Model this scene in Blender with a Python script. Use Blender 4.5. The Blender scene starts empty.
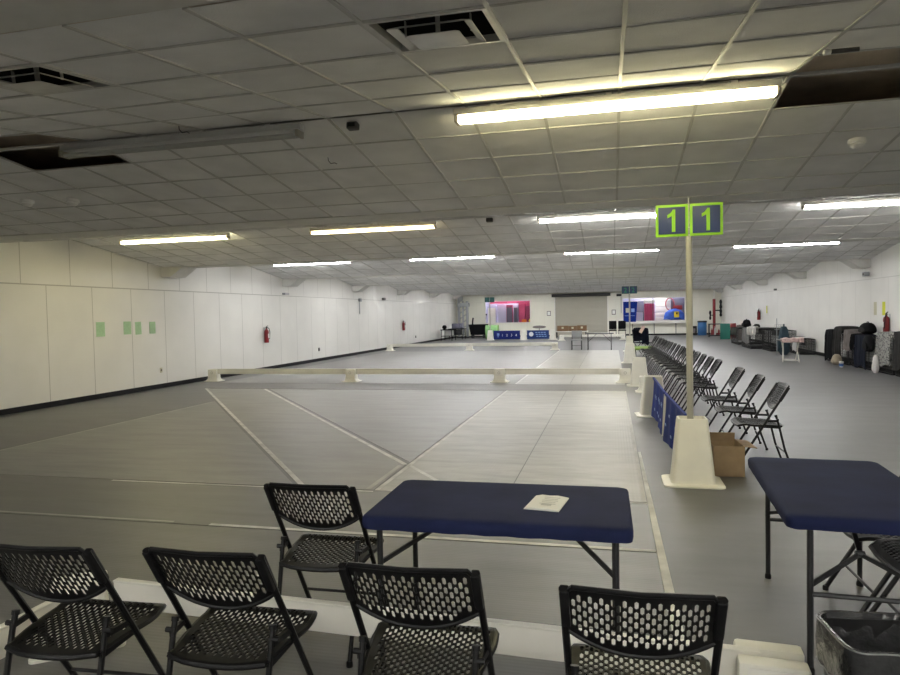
import bpy, bmesh, math, random
from mathutils import Vector, Matrix, Euler
from mathutils.geometry import delaunay_2d_cdt
random.seed(11)
R = math.radians
SC = bpy.context.scene
COL = SC.collection
PI = math.pi

# ------------------------------------------------------------------ materials
MATS = {}
def mat(name, col, rough=.6, metal=0.0, noise=0.0, nscale=8.0, bump=0.0, bscale=60.0, spec=.5, stretch=(1, 1, 1)):
    if name in MATS: return MATS[name]
    m = bpy.data.materials.new(name); m.use_nodes = True
    nt = m.node_tree; N = nt.nodes; L = nt.links
    b = N['Principled BSDF']
    b.inputs['Base Color'].default_value = (*col, 1)
    b.inputs['Roughness'].default_value = rough
    b.inputs['Metallic'].default_value = metal
    b.inputs['Specular IOR Level'].default_value = spec
    if noise or bump:
        tc = N.new('ShaderNodeTexCoord'); mp = N.new('ShaderNodeMapping')
        mp.inputs['Scale'].default_value = stretch
        L.new(tc.outputs['Object'], mp.inputs['Vector'])
    if noise:
        n = N.new('ShaderNodeTexNoise'); n.inputs['Scale'].default_value = nscale; n.inputs['Detail'].default_value = 5
        L.new(mp.outputs[0], n.inputs['Vector'])
        r = N.new('ShaderNodeValToRGB')
        r.color_ramp.elements[0].position = .3; r.color_ramp.elements[1].position = .7
        r.color_ramp.elements[0].color = (*[c * (1 - noise) for c in col], 1)
        r.color_ramp.elements[1].color = (*[min(1, c * (1 + noise)) for c in col], 1)
        L.new(n.outputs['Fac'], r.inputs['Fac']); L.new(r.outputs['Color'], b.inputs['Base Color'])
    if bump:
        n2 = N.new('ShaderNodeTexNoise'); n2.inputs['Scale'].default_value = bscale; n2.inputs['Detail'].default_value = 4
        L.new(mp.outputs[0], n2.inputs['Vector'])
        bp = N.new('ShaderNodeBump'); bp.inputs['Strength'].default_value = bump; bp.inputs['Distance'].default_value = .01
        L.new(n2.outputs['Fac'], bp.inputs['Height']); L.new(bp.outputs['Normal'], b.inputs['Normal'])
    MATS[name] = m
    return m

def emis(name, col, strength):
    m = bpy.data.materials.new(name); m.use_nodes = True
    b = m.node_tree.nodes['Principled BSDF']
    b.inputs['Base Color'].default_value = (.8, .8, .8, 1)
    b.inputs['Emission Color'].default_value = (*col, 1)
    b.inputs['Emission Strength'].default_value = strength
    MATS[name] = m
    return m

def math_node(nt, op, a, b=None, c=None):
    n = nt.nodes.new('ShaderNodeMath'); n.operation = op
    for i, v in enumerate((a, b, c)):
        if v is None: continue
        if isinstance(v, (int, float)): n.inputs[i].default_value = v
        else: nt.links.new(v, n.inputs[i])
    return n.outputs[0]

def panel_mat(name, col, axis, offs_low, offs_up, zseam, pitch=1.22, strength=.5):
    """painted wall panels: thin joints every 1.22 m, a level joint at zseam, joints shifted above it"""
    m = bpy.data.materials.new(name); m.use_nodes = True
    nt = m.node_tree; b = nt.nodes['Principled BSDF']; L = nt.links
    g = nt.nodes.new('ShaderNodeNewGeometry'); s = nt.nodes.new('ShaderNodeSeparateXYZ')
    L.new(g.outputs['Position'], s.inputs[0])
    u = s.outputs[axis]; z = s.outputs[2]
    def seam(off):
        f = math_node(nt, 'FRACT', math_node(nt, 'DIVIDE', math_node(nt, 'SUBTRACT', u, off - pitch * 40), pitch))
        return math_node(nt, 'MAXIMUM', math_node(nt, 'LESS_THAN', f, .008), math_node(nt, 'GREATER_THAN', f, .994))
    up = math_node(nt, 'GREATER_THAN', z, zseam)
    lo = math_node(nt, 'SUBTRACT', 1.0, up)
    v = math_node(nt, 'ADD', math_node(nt, 'MULTIPLY', seam(offs_low), lo), math_node(nt, 'MULTIPLY', seam(offs_up), up))
    h = math_node(nt, 'LESS_THAN', math_node(nt, 'ABSOLUTE', math_node(nt, 'SUBTRACT', z, zseam)), .012)
    jt = math_node(nt, 'MAXIMUM', v, h)
    n = nt.nodes.new('ShaderNodeTexNoise'); n.inputs['Scale'].default_value = 1.3; n.inputs['Detail'].default_value = 6
    L.new(g.outputs['Position'], n.inputs['Vector'])
    r = nt.nodes.new('ShaderNodeValToRGB'); r.color_ramp.elements[0].position = .3; r.color_ramp.elements[1].position = .7
    r.color_ramp.elements[0].color = (*[c * .94 for c in col], 1); r.color_ramp.elements[1].color = (*col, 1)
    L.new(n.outputs['Fac'], r.inputs['Fac'])
    mx = nt.nodes.new('ShaderNodeMix'); mx.data_type = 'RGBA'
    L.new(math_node(nt, 'MULTIPLY', jt, strength), mx.inputs['Factor']); L.new(r.outputs['Color'], mx.inputs['A'])
    mx.inputs['B'].default_value = (.16, .14, .11, 1)
    L.new(mx.outputs['Result'], b.inputs['Base Color'])
    b.inputs['Roughness'].default_value = .55
    MATS[name] = m
    return m

def ribbed_mat(name, col, rough, axis, pitch, depth, noise=.1, spec=.5, nsc=(.6, 3.0)):
    """fine ribbed rubber with streaky wear"""
    m = bpy.data.materials.new(name); m.use_nodes = True
    nt = m.node_tree; b = nt.nodes['Principled BSDF']; L = nt.links
    tc = nt.nodes.new('ShaderNodeTexCoord'); s = nt.nodes.new('ShaderNodeSeparateXYZ'); L.new(tc.outputs['Object'], s.inputs[0])
    mp = nt.nodes.new('ShaderNodeMapping'); L.new(tc.outputs['Object'], mp.inputs['Vector'])
    mp.inputs['Scale'].default_value = (nsc[0], nsc[1], 1)
    n = nt.nodes.new('ShaderNodeTexNoise'); n.inputs['Scale'].default_value = 1.6; n.inputs['Detail'].default_value = 9; n.inputs['Roughness'].default_value = .68
    L.new(mp.outputs[0], n.inputs['Vector'])
    r = nt.nodes.new('ShaderNodeValToRGB'); r.color_ramp.elements[0].position = .32; r.color_ramp.elements[1].position = .68
    r.color_ramp.elements[0].color = (*[c * (1 - noise) for c in col], 1); r.color_ramp.elements[1].color = (*[c * (1 + noise) for c in col], 1)
    L.new(n.outputs['Fac'], r.inputs['Fac']); L.new(r.outputs['Color'], b.inputs['Base Color'])
    b.inputs['Roughness'].default_value = rough; b.inputs['Specular IOR Level'].default_value = spec
    if depth:
        w = math_node(nt, 'SINE', math_node(nt, 'MULTIPLY', s.outputs[axis], 2 * PI / pitch))
        bp = nt.nodes.new('ShaderNodeBump'); bp.inputs['Strength'].default_value = depth; bp.inputs['Distance'].default_value = .004
        L.new(w, bp.inputs['Height']); L.new(bp.outputs['Normal'], b.inputs['Normal'])
    MATS[name] = m
    return m

WALLC = (.80, .785, .74)
M_wall_l = panel_mat('white_wall_panels_long', WALLC, 1, 11.22, 10.63, 2.45)
M_wall_r = panel_mat('white_wall_panels_opposite', WALLC, 1, 22.4, 20.4, 2.45, strength=.25)
M_wall_f = panel_mat('cream_wall_panels', (.82, .80, .69), 0, .3, .9, 2.5, strength=.12)
M_wall_n = mat('plain_wall', (.7, .69, .65), .6, noise=.04)
M_tile = mat('mineral_ceiling_tile', (.765, .76, .75), .9, noise=.10, nscale=2.2, bump=.35, bscale=120)
M_grid = mat('ceiling_grid_metal', (.50, .49, .47), .5)
M_plenum = mat('dark_plenum', (.50, .42, .34), .9, noise=.4, nscale=1.5)
M_beam = mat('painted_beam', (.62, .61, .57), .6, noise=.05)
M_base = mat('black_baseboard', (.007, .007, .008), .6, spec=.2)
M_floor = ribbed_mat('grey_vinyl_floor', (.125, .124, .122), .44, 1, .02, 0, noise=.14, nsc=(.5, 1.6))
M_lane = ribbed_mat('light_ribbed_rubber', (.385, .378, .355), .46, 0, .035, .12, noise=.2, nsc=(.8, 3.2))
M_mid = ribbed_mat('grey_ribbed_rubber', (.228, .223, .214), .44, 1, .04, .06, noise=.16, nsc=(.6, 3))
M_diag = ribbed_mat('grey_smooth_rubber', (.265, .26, .248), .48, 1, .04, .05, noise=.14, nsc=(.7, 3))
M_dark = ribbed_mat('dark_rubber', (.155, .151, .142), .44, 1, .03, .05, noise=.13, nsc=(.5, 3.4))
M_tape = mat('white_tape', (.60, .595, .565), .6, noise=.25, nscale=5)
M_faint = mat('worn_tape', (.42, .41, .38), .6, noise=.2, nscale=3)
M_black = mat('black_plastic', (.0055, .0055, .006), .42, spec=.32)
M_blackmetal = mat('black_metal', (.006, .006, .0065), .38, spec=.35)
M_seat = mat('black_seat_plastic', (.006, .006, .006), .5, spec=.22)
M_leg = mat('dark_grey_metal', (.035, .036, .038), .4, metal=.3)
M_steel = mat('steel', (.45, .45, .45), .35, metal=.8)
M_chrome = mat('grey_metal', (.33, .34, .35), .45, metal=.4)
M_navy = mat('navy_stretch_cloth', (.0145, .0195, .060), .8, spec=.12, noise=.18, nscale=3, bump=.12, bscale=9)
M_cream = mat('cream_plastic', (.80, .78, .69), .42, noise=.04, nscale=6)
M_white = mat('white_plastic', (.82, .80, .73), .4)
M_plank = mat('white_plank', (.79, .77, .69), .42, noise=.05, nscale=3)
M_house = mat('fixture_enamel', (.62, .60, .55), .4)
M_housed = mat('grey_fixture_enamel', (.52, .52, .51), .4)  # greyer, darker housing colour, only on the fixture with dead tubes
M_deadtube = mat('unlit_tube', (.48, .48, .46), .25)
M_socket = mat('lampholder', (.36, .33, .27), .5)
M_vent = mat('vent_metal', (.52, .51, .48), .4, metal=.2, noise=.12, nscale=7)
M_ventdark = mat('vent_throat', (.012, .011, .010), .8)
M_green = mat('lime_plastic', (.33, .72, .03), .45)
M_signblue = mat('sign_navy', (.035, .055, .17), .5)
M_signgreen = mat('sign_dark_green', (.01, .10, .09), .5)
M_pole = mat('pole_pvc', (.42, .41, .35), .5)
M_banner = mat('royal_blue_vinyl', (.005, .024, .20), .65, spec=.1, noise=.2, nscale=4, bump=.2, bscale=6)
M_banner2 = mat('deep_blue_vinyl', (.004, .014, .15), .6, spec=.25, noise=.12, nscale=4)
M_banner3 = mat('steel_blue_vinyl', (.009, .04, .17), .6, spec=.25, noise=.12, nscale=4)
M_print = mat('white_print', (.8, .82, .86), .5)
M_printblue = mat('pale_print', (.22, .34, .66), .5)
M_card = mat('cardboard', (.29, .205, .12), .8, noise=.1, nscale=9)
M_paper = mat('paper', (.84, .83, .78), .7)
M_ink = mat('grey_ink', (.55, .55, .53), .7)
M_papergreen = mat('green_paper', (.40, .60, .37), .8, noise=.06, nscale=20)
M_paperyellow = mat('yellow_paper', (.68, .70, .05), .8)
M_paperbeige = mat('beige_paper', (.58, .55, .40), .8)
M_red = mat('extinguisher_red', (.20, .009, .013), .3)
M_redpaint = mat('red_paint', (.25, .012, .018), .45)
M_shutter = mat('shutter_metal', (.42, .40, .33), .5, metal=.1)
M_hood = mat('shutter_hood', (.03, .028, .025), .6)
M_frame = mat('window_frame', (.80, .78, .72), .5)
M_pink = mat('pink_panel', (.55, .07, .17), .55)
M_pinkdark = mat('magenta_panel', (.30, .03, .10), .55)
M_lilac = mat('lilac_panel', (.62, .60, .76), .55)
M_greyblue = mat('slate_panel', (.12, .12, .17), .6)
M_orange = mat('orange_plastic', (.85, .22, .04), .5)
M_yellow = mat('yellow_plastic', (.85, .62, .03), .5)
M_lime2 = mat('pale_green_fabric', (.22, .43, .16), .7, noise=.12)
M_turf = mat('green_mat', (.18, .30, .05), .8, noise=.2)
M_barrel = mat('barrel_blue', (.02, .11, .28), .4)
M_board = mat('teal_board', (.012, .14, .105), .55)
M_wood = mat('brown_wood', (.15, .08, .032), .6, noise=.25, nscale=6, stretch=(1, 1, 8))
M_wire = mat('crate_wire', (.03, .03, .03), .5, spec=.25)
M_coatblack = mat('black_cloth', (.005, .005, .006), .9, spec=.12, bump=.3, bscale=25)
M_coatgrey = mat('charcoal_cloth', (.024, .023, .022), .9, spec=.12, noise=.2, bump=.3, bscale=25)
M_taupe = mat('taupe_cloth', (.16, .14, .13), .85, noise=.2, bump=.3, bscale=25)
M_navycloth = mat('navy_cloth', (.006, .008, .017), .9, spec=.12, noise=.25, bump=.3, bscale=25)
M_teal = mat('teal_cloth', (.014, .035, .05), .8, noise=.25)
M_greycover = mat('grey_mesh_cover', (.10, .096, .094), .8, noise=.2, nscale=14)
M_whitecloth = mat('white_cloth', (.7, .68, .66), .85, bump=.3, bscale=20)
M_pinkcloth = mat('pink_cloth', (.62, .45, .42), .85, noise=.12, bump=.3, bscale=20)
M_tan = mat('tan_canvas', (.30, .25, .18), .85, noise=.15)
M_cupblue = mat('cup_blue', (.07, .16, .40), .5)
M_bag = mat('clear_bin_liner', (.028, .028, .029), .2, noise=.35, nscale=9, bump=1.0, bscale=16, spec=.7)
M_rim = mat('bin_liner_edge', (.16, .16, .155), .3)
M_bin = mat('black_bin', (.010, .010, .010), .45)
M_detector = mat('detector_plastic', (.90, .89, .86), .4)
M_junction = mat('junction_box', (.07, .065, .06), .55)
M_conc = mat('store_floor', (.30, .30, .31), .6)

def checker_mat(name, a, b_, scale):
    m = bpy.data.materials.new(name); m.use_nodes = True
    nt = m.node_tree; b = nt.nodes['Principled BSDF']
    tc = nt.nodes.new('ShaderNodeTexCoord'); c = nt.nodes.new('ShaderNodeTexVoronoi')
    c.inputs['Scale'].default_value = scale
    nt.links.new(tc.outputs['Object'], c.inputs['Vector'])
    r = nt.nodes.new('ShaderNodeValToRGB'); r.color_ramp.interpolation = 'CONSTANT'
    r.color_ramp.elements[0].color = (*a, 1); r.color_ramp.elements[1].color = (*b_, 1); r.color_ramp.elements[1].position = .42
    nt.links.new(c.outputs['Distance'], r.inputs['Fac']); nt.links.new(r.outputs['Color'], b.inputs['Base Color'])
    b.inputs['Roughness'].default_value = .9
    return m
M_blanket = checker_mat('flecked_grey_blanket', (.06, .06, .06), (.27, .265, .25), 24)

def glass_mat():
    m = bpy.data.materials.new('window_glass'); m.use_nodes = True
    nt = m.node_tree; N = nt.nodes; b = N['Principled BSDF']
    b.inputs['Base Color'].default_value = (1, 1, 1, 1); b.inputs['Roughness'].default_value = .02
    b.inputs['Transmission Weight'].default_value = 1.0; b.inputs['IOR'].default_value = 1.02
    return m
M_glass = glass_mat()

TS = 26.0
M_tubeW = emis('lit_tube_white', (1.0, .985, .94), TS)
M_tubeWf = emis('lit_tube_cool', (.97, .98, 1.0), TS)
M_tubeY = emis('lit_tube_yellow', (1.0, .90, .52), TS * .55)
M_tubeD = emis('lit_tube_dim_yellow', (1.0, .80, .42), TS * .22)
M_tubeR = emis('lit_tube_storeroom', (.95, .96, 1.0), TS * 2.6)

# ------------------------------------------------------------------ mesh helpers
class MB:
    def __init__(s): s.bm = bmesh.new()
    def _face(s, vs):
        try: return s.bm.faces.new(vs)
        except ValueError: return None
    def box(s, c, sz, rz=0, bev=0, rot=None, seg=2):
        r = bmesh.ops.create_cube(s.bm, size=1)
        M = Matrix.Translation(c) @ (rot.to_4x4() if rot is not None else Matrix.Rotation(rz, 4, 'Z')) @ Matrix.Diagonal((*sz, 1))
        bmesh.ops.transform(s.bm, matrix=M, verts=r['verts'])
        if bev:
            es = list({e for v in r['verts'] for e in v.link_edges})
            bmesh.ops.bevel(s.bm, geom=es, offset=bev, segments=seg, affect='EDGES', profile=.5)
        return s
    def bar(s, a, b, w, h=None, up=(0, 0, 1)):
        a = Vector(a); b = Vector(b); d = b - a; L = d.length; d.normalize()
        up = Vector(up)
        if abs(d.dot(up)) > .98: up = Vector((1, 0, 0))
        x = d.cross(up).normalized(); z = x.cross(d)
        rot = Matrix((x, d, z)).transposed()
        return s.box((a + b) / 2, (w, L, h or w), rot=rot)
    def tube(s, pts, r, n=8, closed=False, cap=True):
        P = [Vector(p) for p in pts]; k = len(P); rings = []
        rs = r if isinstance(r, (list, tuple)) else [r] * k
        prev = None
        for i in range(k):
            if closed: t = P[(i + 1) % k] - P[i - 1]
            elif i == 0: t = P[1] - P[0]
            elif i == k - 1: t = P[-1] - P[-2]
            else: t = (P[i + 1] - P[i]).normalized() + (P[i] - P[i - 1]).normalized()
            t.normalize()
            if prev is None:
                a = Vector((0, 0, 1)) if abs(t.z) < .9 else Vector((1, 0, 0))
                u = t.cross(a).normalized()
            else:
                u = (prev - t * prev.dot(t)).normalized()
            prev = u; v = t.cross(u)
            rings.append([s.bm.verts.new(P[i] + (u * math.cos(2 * PI * j / n) + v * math.sin(2 * PI * j / n)) * rs[i]) for j in range(n)])
        for i in range(k if closed else k - 1):
            a, b = rings[i], rings[(i + 1) % k]
            for j in range(n): s._face((a[j], a[(j + 1) % n], b[(j + 1) % n], b[j]))
        if cap and not closed:
            s._face(rings[0][::-1]); s._face(rings[-1])
        return s
    def loft(s, rings, cap0=True, cap1=True, close=True):
        vs = [[s.bm.verts.new(p) for p in r] for r in rings]; n = len(vs[0])
        for a, b in zip(vs, vs[1:]):
            for j in range(n if close else n - 1): s._face((a[j], a[(j + 1) % n], b[(j + 1) % n], b[j]))
        if cap0: s._face(vs[0][::-1])
        if cap1: s._face(vs[-1])
        return s
    def lathe(s, prof, c=(0, 0, 0), n=20, cap0=True, cap1=True):
        return s.loft([[(c[0] + r * math.cos(2 * PI * j / n), c[1] + r * math.sin(2 * PI * j / n), c[2] + z) for j in range(n)] for r, z in prof], cap0, cap1)
    def quad(s, a, b, c, d):
        s._face([s.bm.verts.new(p) for p in (a, b, c, d)]); return s
    def prism(s, poly, z0, z1, fn=None):
        fn = fn or (lambda p, z: (p[0], p[1], z))
        return s.loft([[fn(p, z0) for p in poly], [fn(p, z1) for p in poly]])
    def obj(s, name, m, parent=None, loc=(0, 0, 0), rz=0, smooth=35, norm=True):
        if norm: bmesh.ops.recalc_face_normals(s.bm, faces=s.bm.faces)
        me = bpy.data.meshes.new(name); s.bm.to_mesh(me); s.bm.free()
        me.materials.append(m)
        if smooth:
            me.polygons.foreach_set('use_smooth', [True] * len(me.polygons))
            me.set_sharp_from_angle(angle=R(smooth))
        o = bpy.data.objects.new(name, me); COL.objects.link(o)
        o.location = loc; o.rotation_euler = (0, 0, rz)
        if parent: o.parent = parent
        return o

def text_mesh(txt, size, m, parent, loc, extrude=.002, offset=0.0):
    cu = bpy.data.curves.new('numeral', 'FONT'); cu.body = txt; cu.size = size; cu.align_x = 'CENTER'; cu.extrude = extrude; cu.offset = offset
    tmp = bpy.data.objects.new('numeral_curve', cu); COL.objects.link(tmp)
    dg = bpy.context.evaluated_depsgraph_get()
    me = bpy.data.meshes.new_from_object(tmp.evaluated_get(dg)); me.name = 'numeral'
    bpy.data.objects.remove(tmp); bpy.data.curves.remove(cu)
    me.materials.clear(); me.materials.append(m)
    o = bpy.data.objects.new('numeral', me); COL.objects.link(o); o.parent = parent
    o.location = loc; o.rotation_euler = (PI / 2, 0, 0)
    return o
def numeral_one(m, parent, cx, zc_, h):
    poly = [(.10, -.5), (.10, .5), (-.01, .5), (-.05, .42), (-.13, .33), (-.24, .27), (-.24, .12), (-.13, .17), (-.05, .23), (-.05, -.5)]
    b = MB(); b.loft([[(cx + p[0] * h, -.039, zc_ + p[1] * h) for p in poly], [(cx + p[0] * h, -.033, zc_ + p[1] * h) for p in poly]])
    return b.obj('numeral', m, parent, smooth=0)
def rrect(w, d, r, n=5, c=(0, 0), z=0):
    out = []
    for cx, cy, a0 in ((w / 2 - r, d / 2 - r, 0), (-w / 2 + r, d / 2 - r, 90), (-w / 2 + r, -d / 2 + r, 180), (w / 2 - r, -d / 2 + r, 270)):
        for i in range(n + 1):
            a = R(a0 + 90 * i / n)
            out.append((c[0] + cx + r * math.cos(a), c[1] + cy + r * math.sin(a), z))
    return out

def tag(o, label, cat, group=None, kind=None):
    o['label'] = label; o['category'] = cat
    if group: o['group'] = group
    if kind: o['kind'] = kind
    return o
def thing(name, label, cat, loc=(0, 0, 0), rz=0, group=None):
    o = bpy.data.objects.new(name, None); COL.objects.link(o)
    o.empty_display_size = .1
    o.location = loc; o.rotation_euler = (0, 0, rz)
    return tag(o, label, cat, group)
def struct(o):
    o['kind'] = 'structure'; return o
def kids(o): return [c for c in bpy.data.objects if c.parent == o]
def dup(root, loc, rz, label, group=None):
    r = root.copy(); COL.objects.link(r); r.location = loc; r.rotation_euler = (0, 0, rz); r['label'] = label
    if group: r['group'] = group
    for ch in kids(root):
        c = ch.copy(); COL.objects.link(c); c.parent = r
        for g in kids(ch):
            d = g.copy(); COL.objects.link(d); d.parent = c
    return r
ORD = 'first second third fourth fifth sixth seventh eighth ninth tenth eleventh twelfth thirteenth fourteenth fifteenth sixteenth seventeenth eighteenth nineteenth twentieth twenty-first twenty-second'.split()

# ------------------------------------------------------------------ room
XL, XR, YN, YF, ZT = -10.98, 7.10, -10.4, 47.75, 3.6
PER, R0, ZR, SL = 6.4, 5.47, 3.41, .134
DF = 2.90          # past this distance from the ridge the ceiling runs level
def zc(y):
    k = round((y - R0) / PER)
    return ZR - SL * min(DF, abs(y - R0 - k * PER))

struct(MB().quad((XL - .1, YN, 0), (XR + .1, YN, 0), (XR + .1, YF + 4, 0), (XL - .1, YF + 4, 0)).obj('floor', M_floor))
struct(MB().box((XL - .05, (YN + YF) / 2, ZT / 2), (.1, YF - YN + .2, ZT)).obj('wall_left', M_wall_l))
struct(MB().box((XR + .05, (YN + YF) / 2, ZT / 2), (.1, YF - YN + .2, ZT)).obj('wall_right', M_wall_r))
struct(MB().box(((XL + XR) / 2, YN - .05, ZT / 2), (XR - XL, .1, ZT)).obj('wall_near', M_wall_n))
# far wall with two window openings and the shutter opening
WIN1 = (-8.85, -5.55, .97, 2.62); WIN2 = (.72, 4.86, .93, 2.58); SHUT = (-3.83, -.27, 0, 2.82)
mb = MB()
def wallbit(x0, x1, z0, z1): mb.box(((x0 + x1) / 2, YF + .06, (z0 + z1) / 2), (x1 - x0, .12, z1 - z0))
wallbit(XL, WIN1[0], 0, ZT); wallbit(WIN1[0], WIN1[1], 0, WIN1[2]); wallbit(WIN1[0], WIN1[1], WIN1[3], ZT)
wallbit(WIN1[1], SHUT[0], 0, ZT); wallbit(SHUT[0], SHUT[1], SHUT[3], ZT); wallbit(SHUT[1], WIN2[0], 0, ZT)
wallbit(WIN2[0], WIN2[1], 0, WIN2[2]); wallbit(WIN2[0], WIN2[1], WIN2[3], ZT); wallbit(WIN2[1], XR, 0, ZT)
struct(mb.obj('wall_far', M_wall_f, smooth=0))
for nm, x in (('baseboard_left', XL + .008), ('baseboard_right', XR - .008)):
    struct(MB().box((x, (YN + YF) / 2, .055), (.016, YF - YN, .11)).obj(nm, M_base))
mb = MB()
for a, b in ((XL, SHUT[0]), (SHUT[1], XR)): mb.box(((a + b) / 2, YF - .008, .05), (b - a, .016, .10))
struct(mb.obj('baseboard_far', M_base))

# ceiling tiles and grid
X0G, PX, PY = -.53, .61, .605
xs = [XL] + [X0G + PX * k for k in range(-17, 13) if XL + .02 < X0G + PX * k < XR - .02] + [XR]
def holes(xa, xb, ya, yb):
    xm, ym = (xa + xb) / 2, (ya + yb) / 2
    if 1.29 < xm < 2.53 and 4.86 < ym < 6.08: return True
    if -6.03 < xm < -4.79 and 4.86 < ym < 6.08: return True
    if -1.15 < xm < -.52 and 3.04 < ym < 3.66: return True
    if -3.6 < xm < -2.96 and 3.04 < ym < 3.66: return True
    if -1.8 < xm < -1.1 and 23.4 < ym < 23.9: return True
    return False
tb = MB(); gb = MB(); vb = []
for k in range(-3, 8):
    yr = R0 + PER * k
    for sgn in (-1, 1):
        ds = [0, PY, 2 * PY, 3 * PY, 4 * PY, DF]
        for d0, d1 in zip(ds, ds[1:]):
            ya, yb = yr + sgn * d0, yr + sgn * d1
            if max(ya, yb) > YF + .4 or min(ya, yb) < YN - .3: continue
            if yb > YF: yb = YF; d1 = abs(yb - yr)
            if ya > YF: continue
            for xa, xb in zip(xs, xs[1:]):
                if holes(xa, xb, min(ya, yb), max(ya, yb)): continue
                t = [random.gauss(0, .003) + .006 for _ in range(4)]
                if random.random() < .08: t[random.randrange(4)] -= .008
                tb.quad((xa, ya, zc(ya) + t[0]), (xb, ya, zc(ya) + t[1]), (xb, yb, zc(yb) + t[2]), (xa, yb, zc(yb) + t[3]))
            # cross tee
            gb.box(((XL + XR) / 2, yr + sgn * d0, ZR - SL * d0 + .004), (XR - XL, .020, .010))
        ye = yr + sgn * DF
        if yr > YF or ye < YN or yr < YN: continue
        for x in xs[1:-1]:
            gap = k == 0 and (abs(x - 1.91) < .02 or abs(x + 5.41) < .02)
            d0 = PY if gap else 0
            a = Vector((x, yr + sgn * d0, ZR - SL * d0 + .003)); b = Vector((x, ye, ZR - SL * DF + .003))
            gb.bar(a, b, .024, .012)
struct(tb.obj('ceiling', M_tile, smooth=0, norm=False))
gb.box((1.91, R0, ZR - .006), (1.22, .04, .022)); gb.box((-5.41, R0, ZR - .006), (1.22, .04, .022))
g = gb.obj('ceiling_grid', M_grid, smooth=0); struct(g)
struct(MB().box(((XL + XR) / 2, (YN + YF) / 2, ZT + .05), (XR - XL + .2, YF - YN + .3, .1)).obj('ceiling_deck', M_plenum))
# transverse frames in the valleys, with haunches at both walls
for i in range(-2, 7):
    yv = R0 + 3.2 + PER * i
    if yv > YF - .2: continue
    zb = ZR - SL * DF
    mb = MB()
    mb.box(((XL + XR) / 2, yv, zb + .014), (XR - XL, .56, .036))
    for s, xw in ((1, XL), (-1, XR)):
        poly = [(0, 2.78), (.28, 2.78), (.62, zb - .01), (0, zb - .01)]
        mb.loft([[(xw + s * p[0], yv - .30, p[1]) for p in poly], [(xw + s * p[0], yv + .30, p[1]) for p in poly]])
    struct(mb.obj('trim_%d' % (i + 3), M_beam, smooth=0))

# ------------------------------------------------------------------ fluorescent fixtures
def make_fixture(label, loc, tube, hous, hang):
    t = thing('fluorescent_light', label, 'ceiling light', loc, 0, 'fluorescent strip lights under the ceiling ridges')
    m = MB(); m.box((0, 0, -.040), (2.48, .075, .055), bev=.006); m.loft([[(x, -.055, -.066), (x, .055, -.066), (x, .065, -.074), (x, -.065, -.074)] for x in (-1.23, 1.23)])
    for x in (-.915, 0, .915): m.box((x, 0, hang / 2 - .008), (.05, .03, hang + .006))
    m.obj('housing', hous, t)
    for y in (-.026, .026):
        c = MB(); c.tube([(-1.19, y, -.112), (1.19, y, -.112)], .017, 12); c.obj('tube', tube, t)
    for x in (-1.215, 1.215):
        c = MB(); c.box((x, 0, -.100), (.03, .125, .06), bev=.006); c.obj('lampholder', M_socket, t)
    return t
ROWS = [5.47, 11.87, 18.27, 24.67, 31.07, 37.47, 43.87]
COLS = [-8.5, -4.3, 0.0, 4.22]
rown = ['nearest', 'second', 'third', 'fourth', 'fifth', 'sixth', 'farthest']
coln = ['by the long white wall', 'second from the long wall', 'third from the long wall', 'over the aisle']
proto = {}
def fixture(x, y, kind, label):
    mt = {'W': M_tubeW, 'F': M_tubeWf, 'Y': M_tubeY, 'D': M_tubeD, 'X': M_deadtube}[kind]
    hang = .015 if y < 13 else .045
    loc = (x, y, zc(y) - hang)
    if (kind, hang) not in proto:
        proto[(kind, hang)] = make_fixture(label, loc, mt, M_housed if kind == 'X' else M_house, hang)
    else: dup(proto[(kind, hang)], loc, 0, label)
fixture(-3.83, 5.44, 'X', 'unlit two-tube strip light under the nearest ceiling ridge, beside a dark missing tile')
for x, lab in ((-7.0, 'long wall end'), (-2.6, 'second from the long wall'), (1.2, 'third from the long wall'), (5.0, 'aisle end')):
    fixture(x, -7.33, 'W', 'lit white strip light in the row behind the camera, ' + lab)
for x, lab in ((-4.04, 'chair side'), (.84, 'bin side'), (4.5, 'aisle side')):
    fixture(x, -.93, 'W', 'lit white strip light on the ridge just behind the camera, ' + lab)
fixture(0.0, 5.47, 'Y', 'big bright yellowish strip light under the nearest ceiling ridge, next to the square air vent')
kinds = {1: 'YDWW', 2: 'FFWF', 3: 'FFYF', 4: 'FFFF', 5: 'FFFF', 6: 'FFFF'}
what = {'Y': 'lit yellowish strip light', 'D': 'dim yellow strip light', 'W': 'lit white strip light', 'F': 'lit cool white strip light'}
for r in range(1, 7):
    for c in range(4):
        k = kinds[r][c]
        fixture(COLS[c], ROWS[r], k, '%s under the %s ceiling ridge %s' % (what[k], rown[r], coln[c]))

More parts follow.
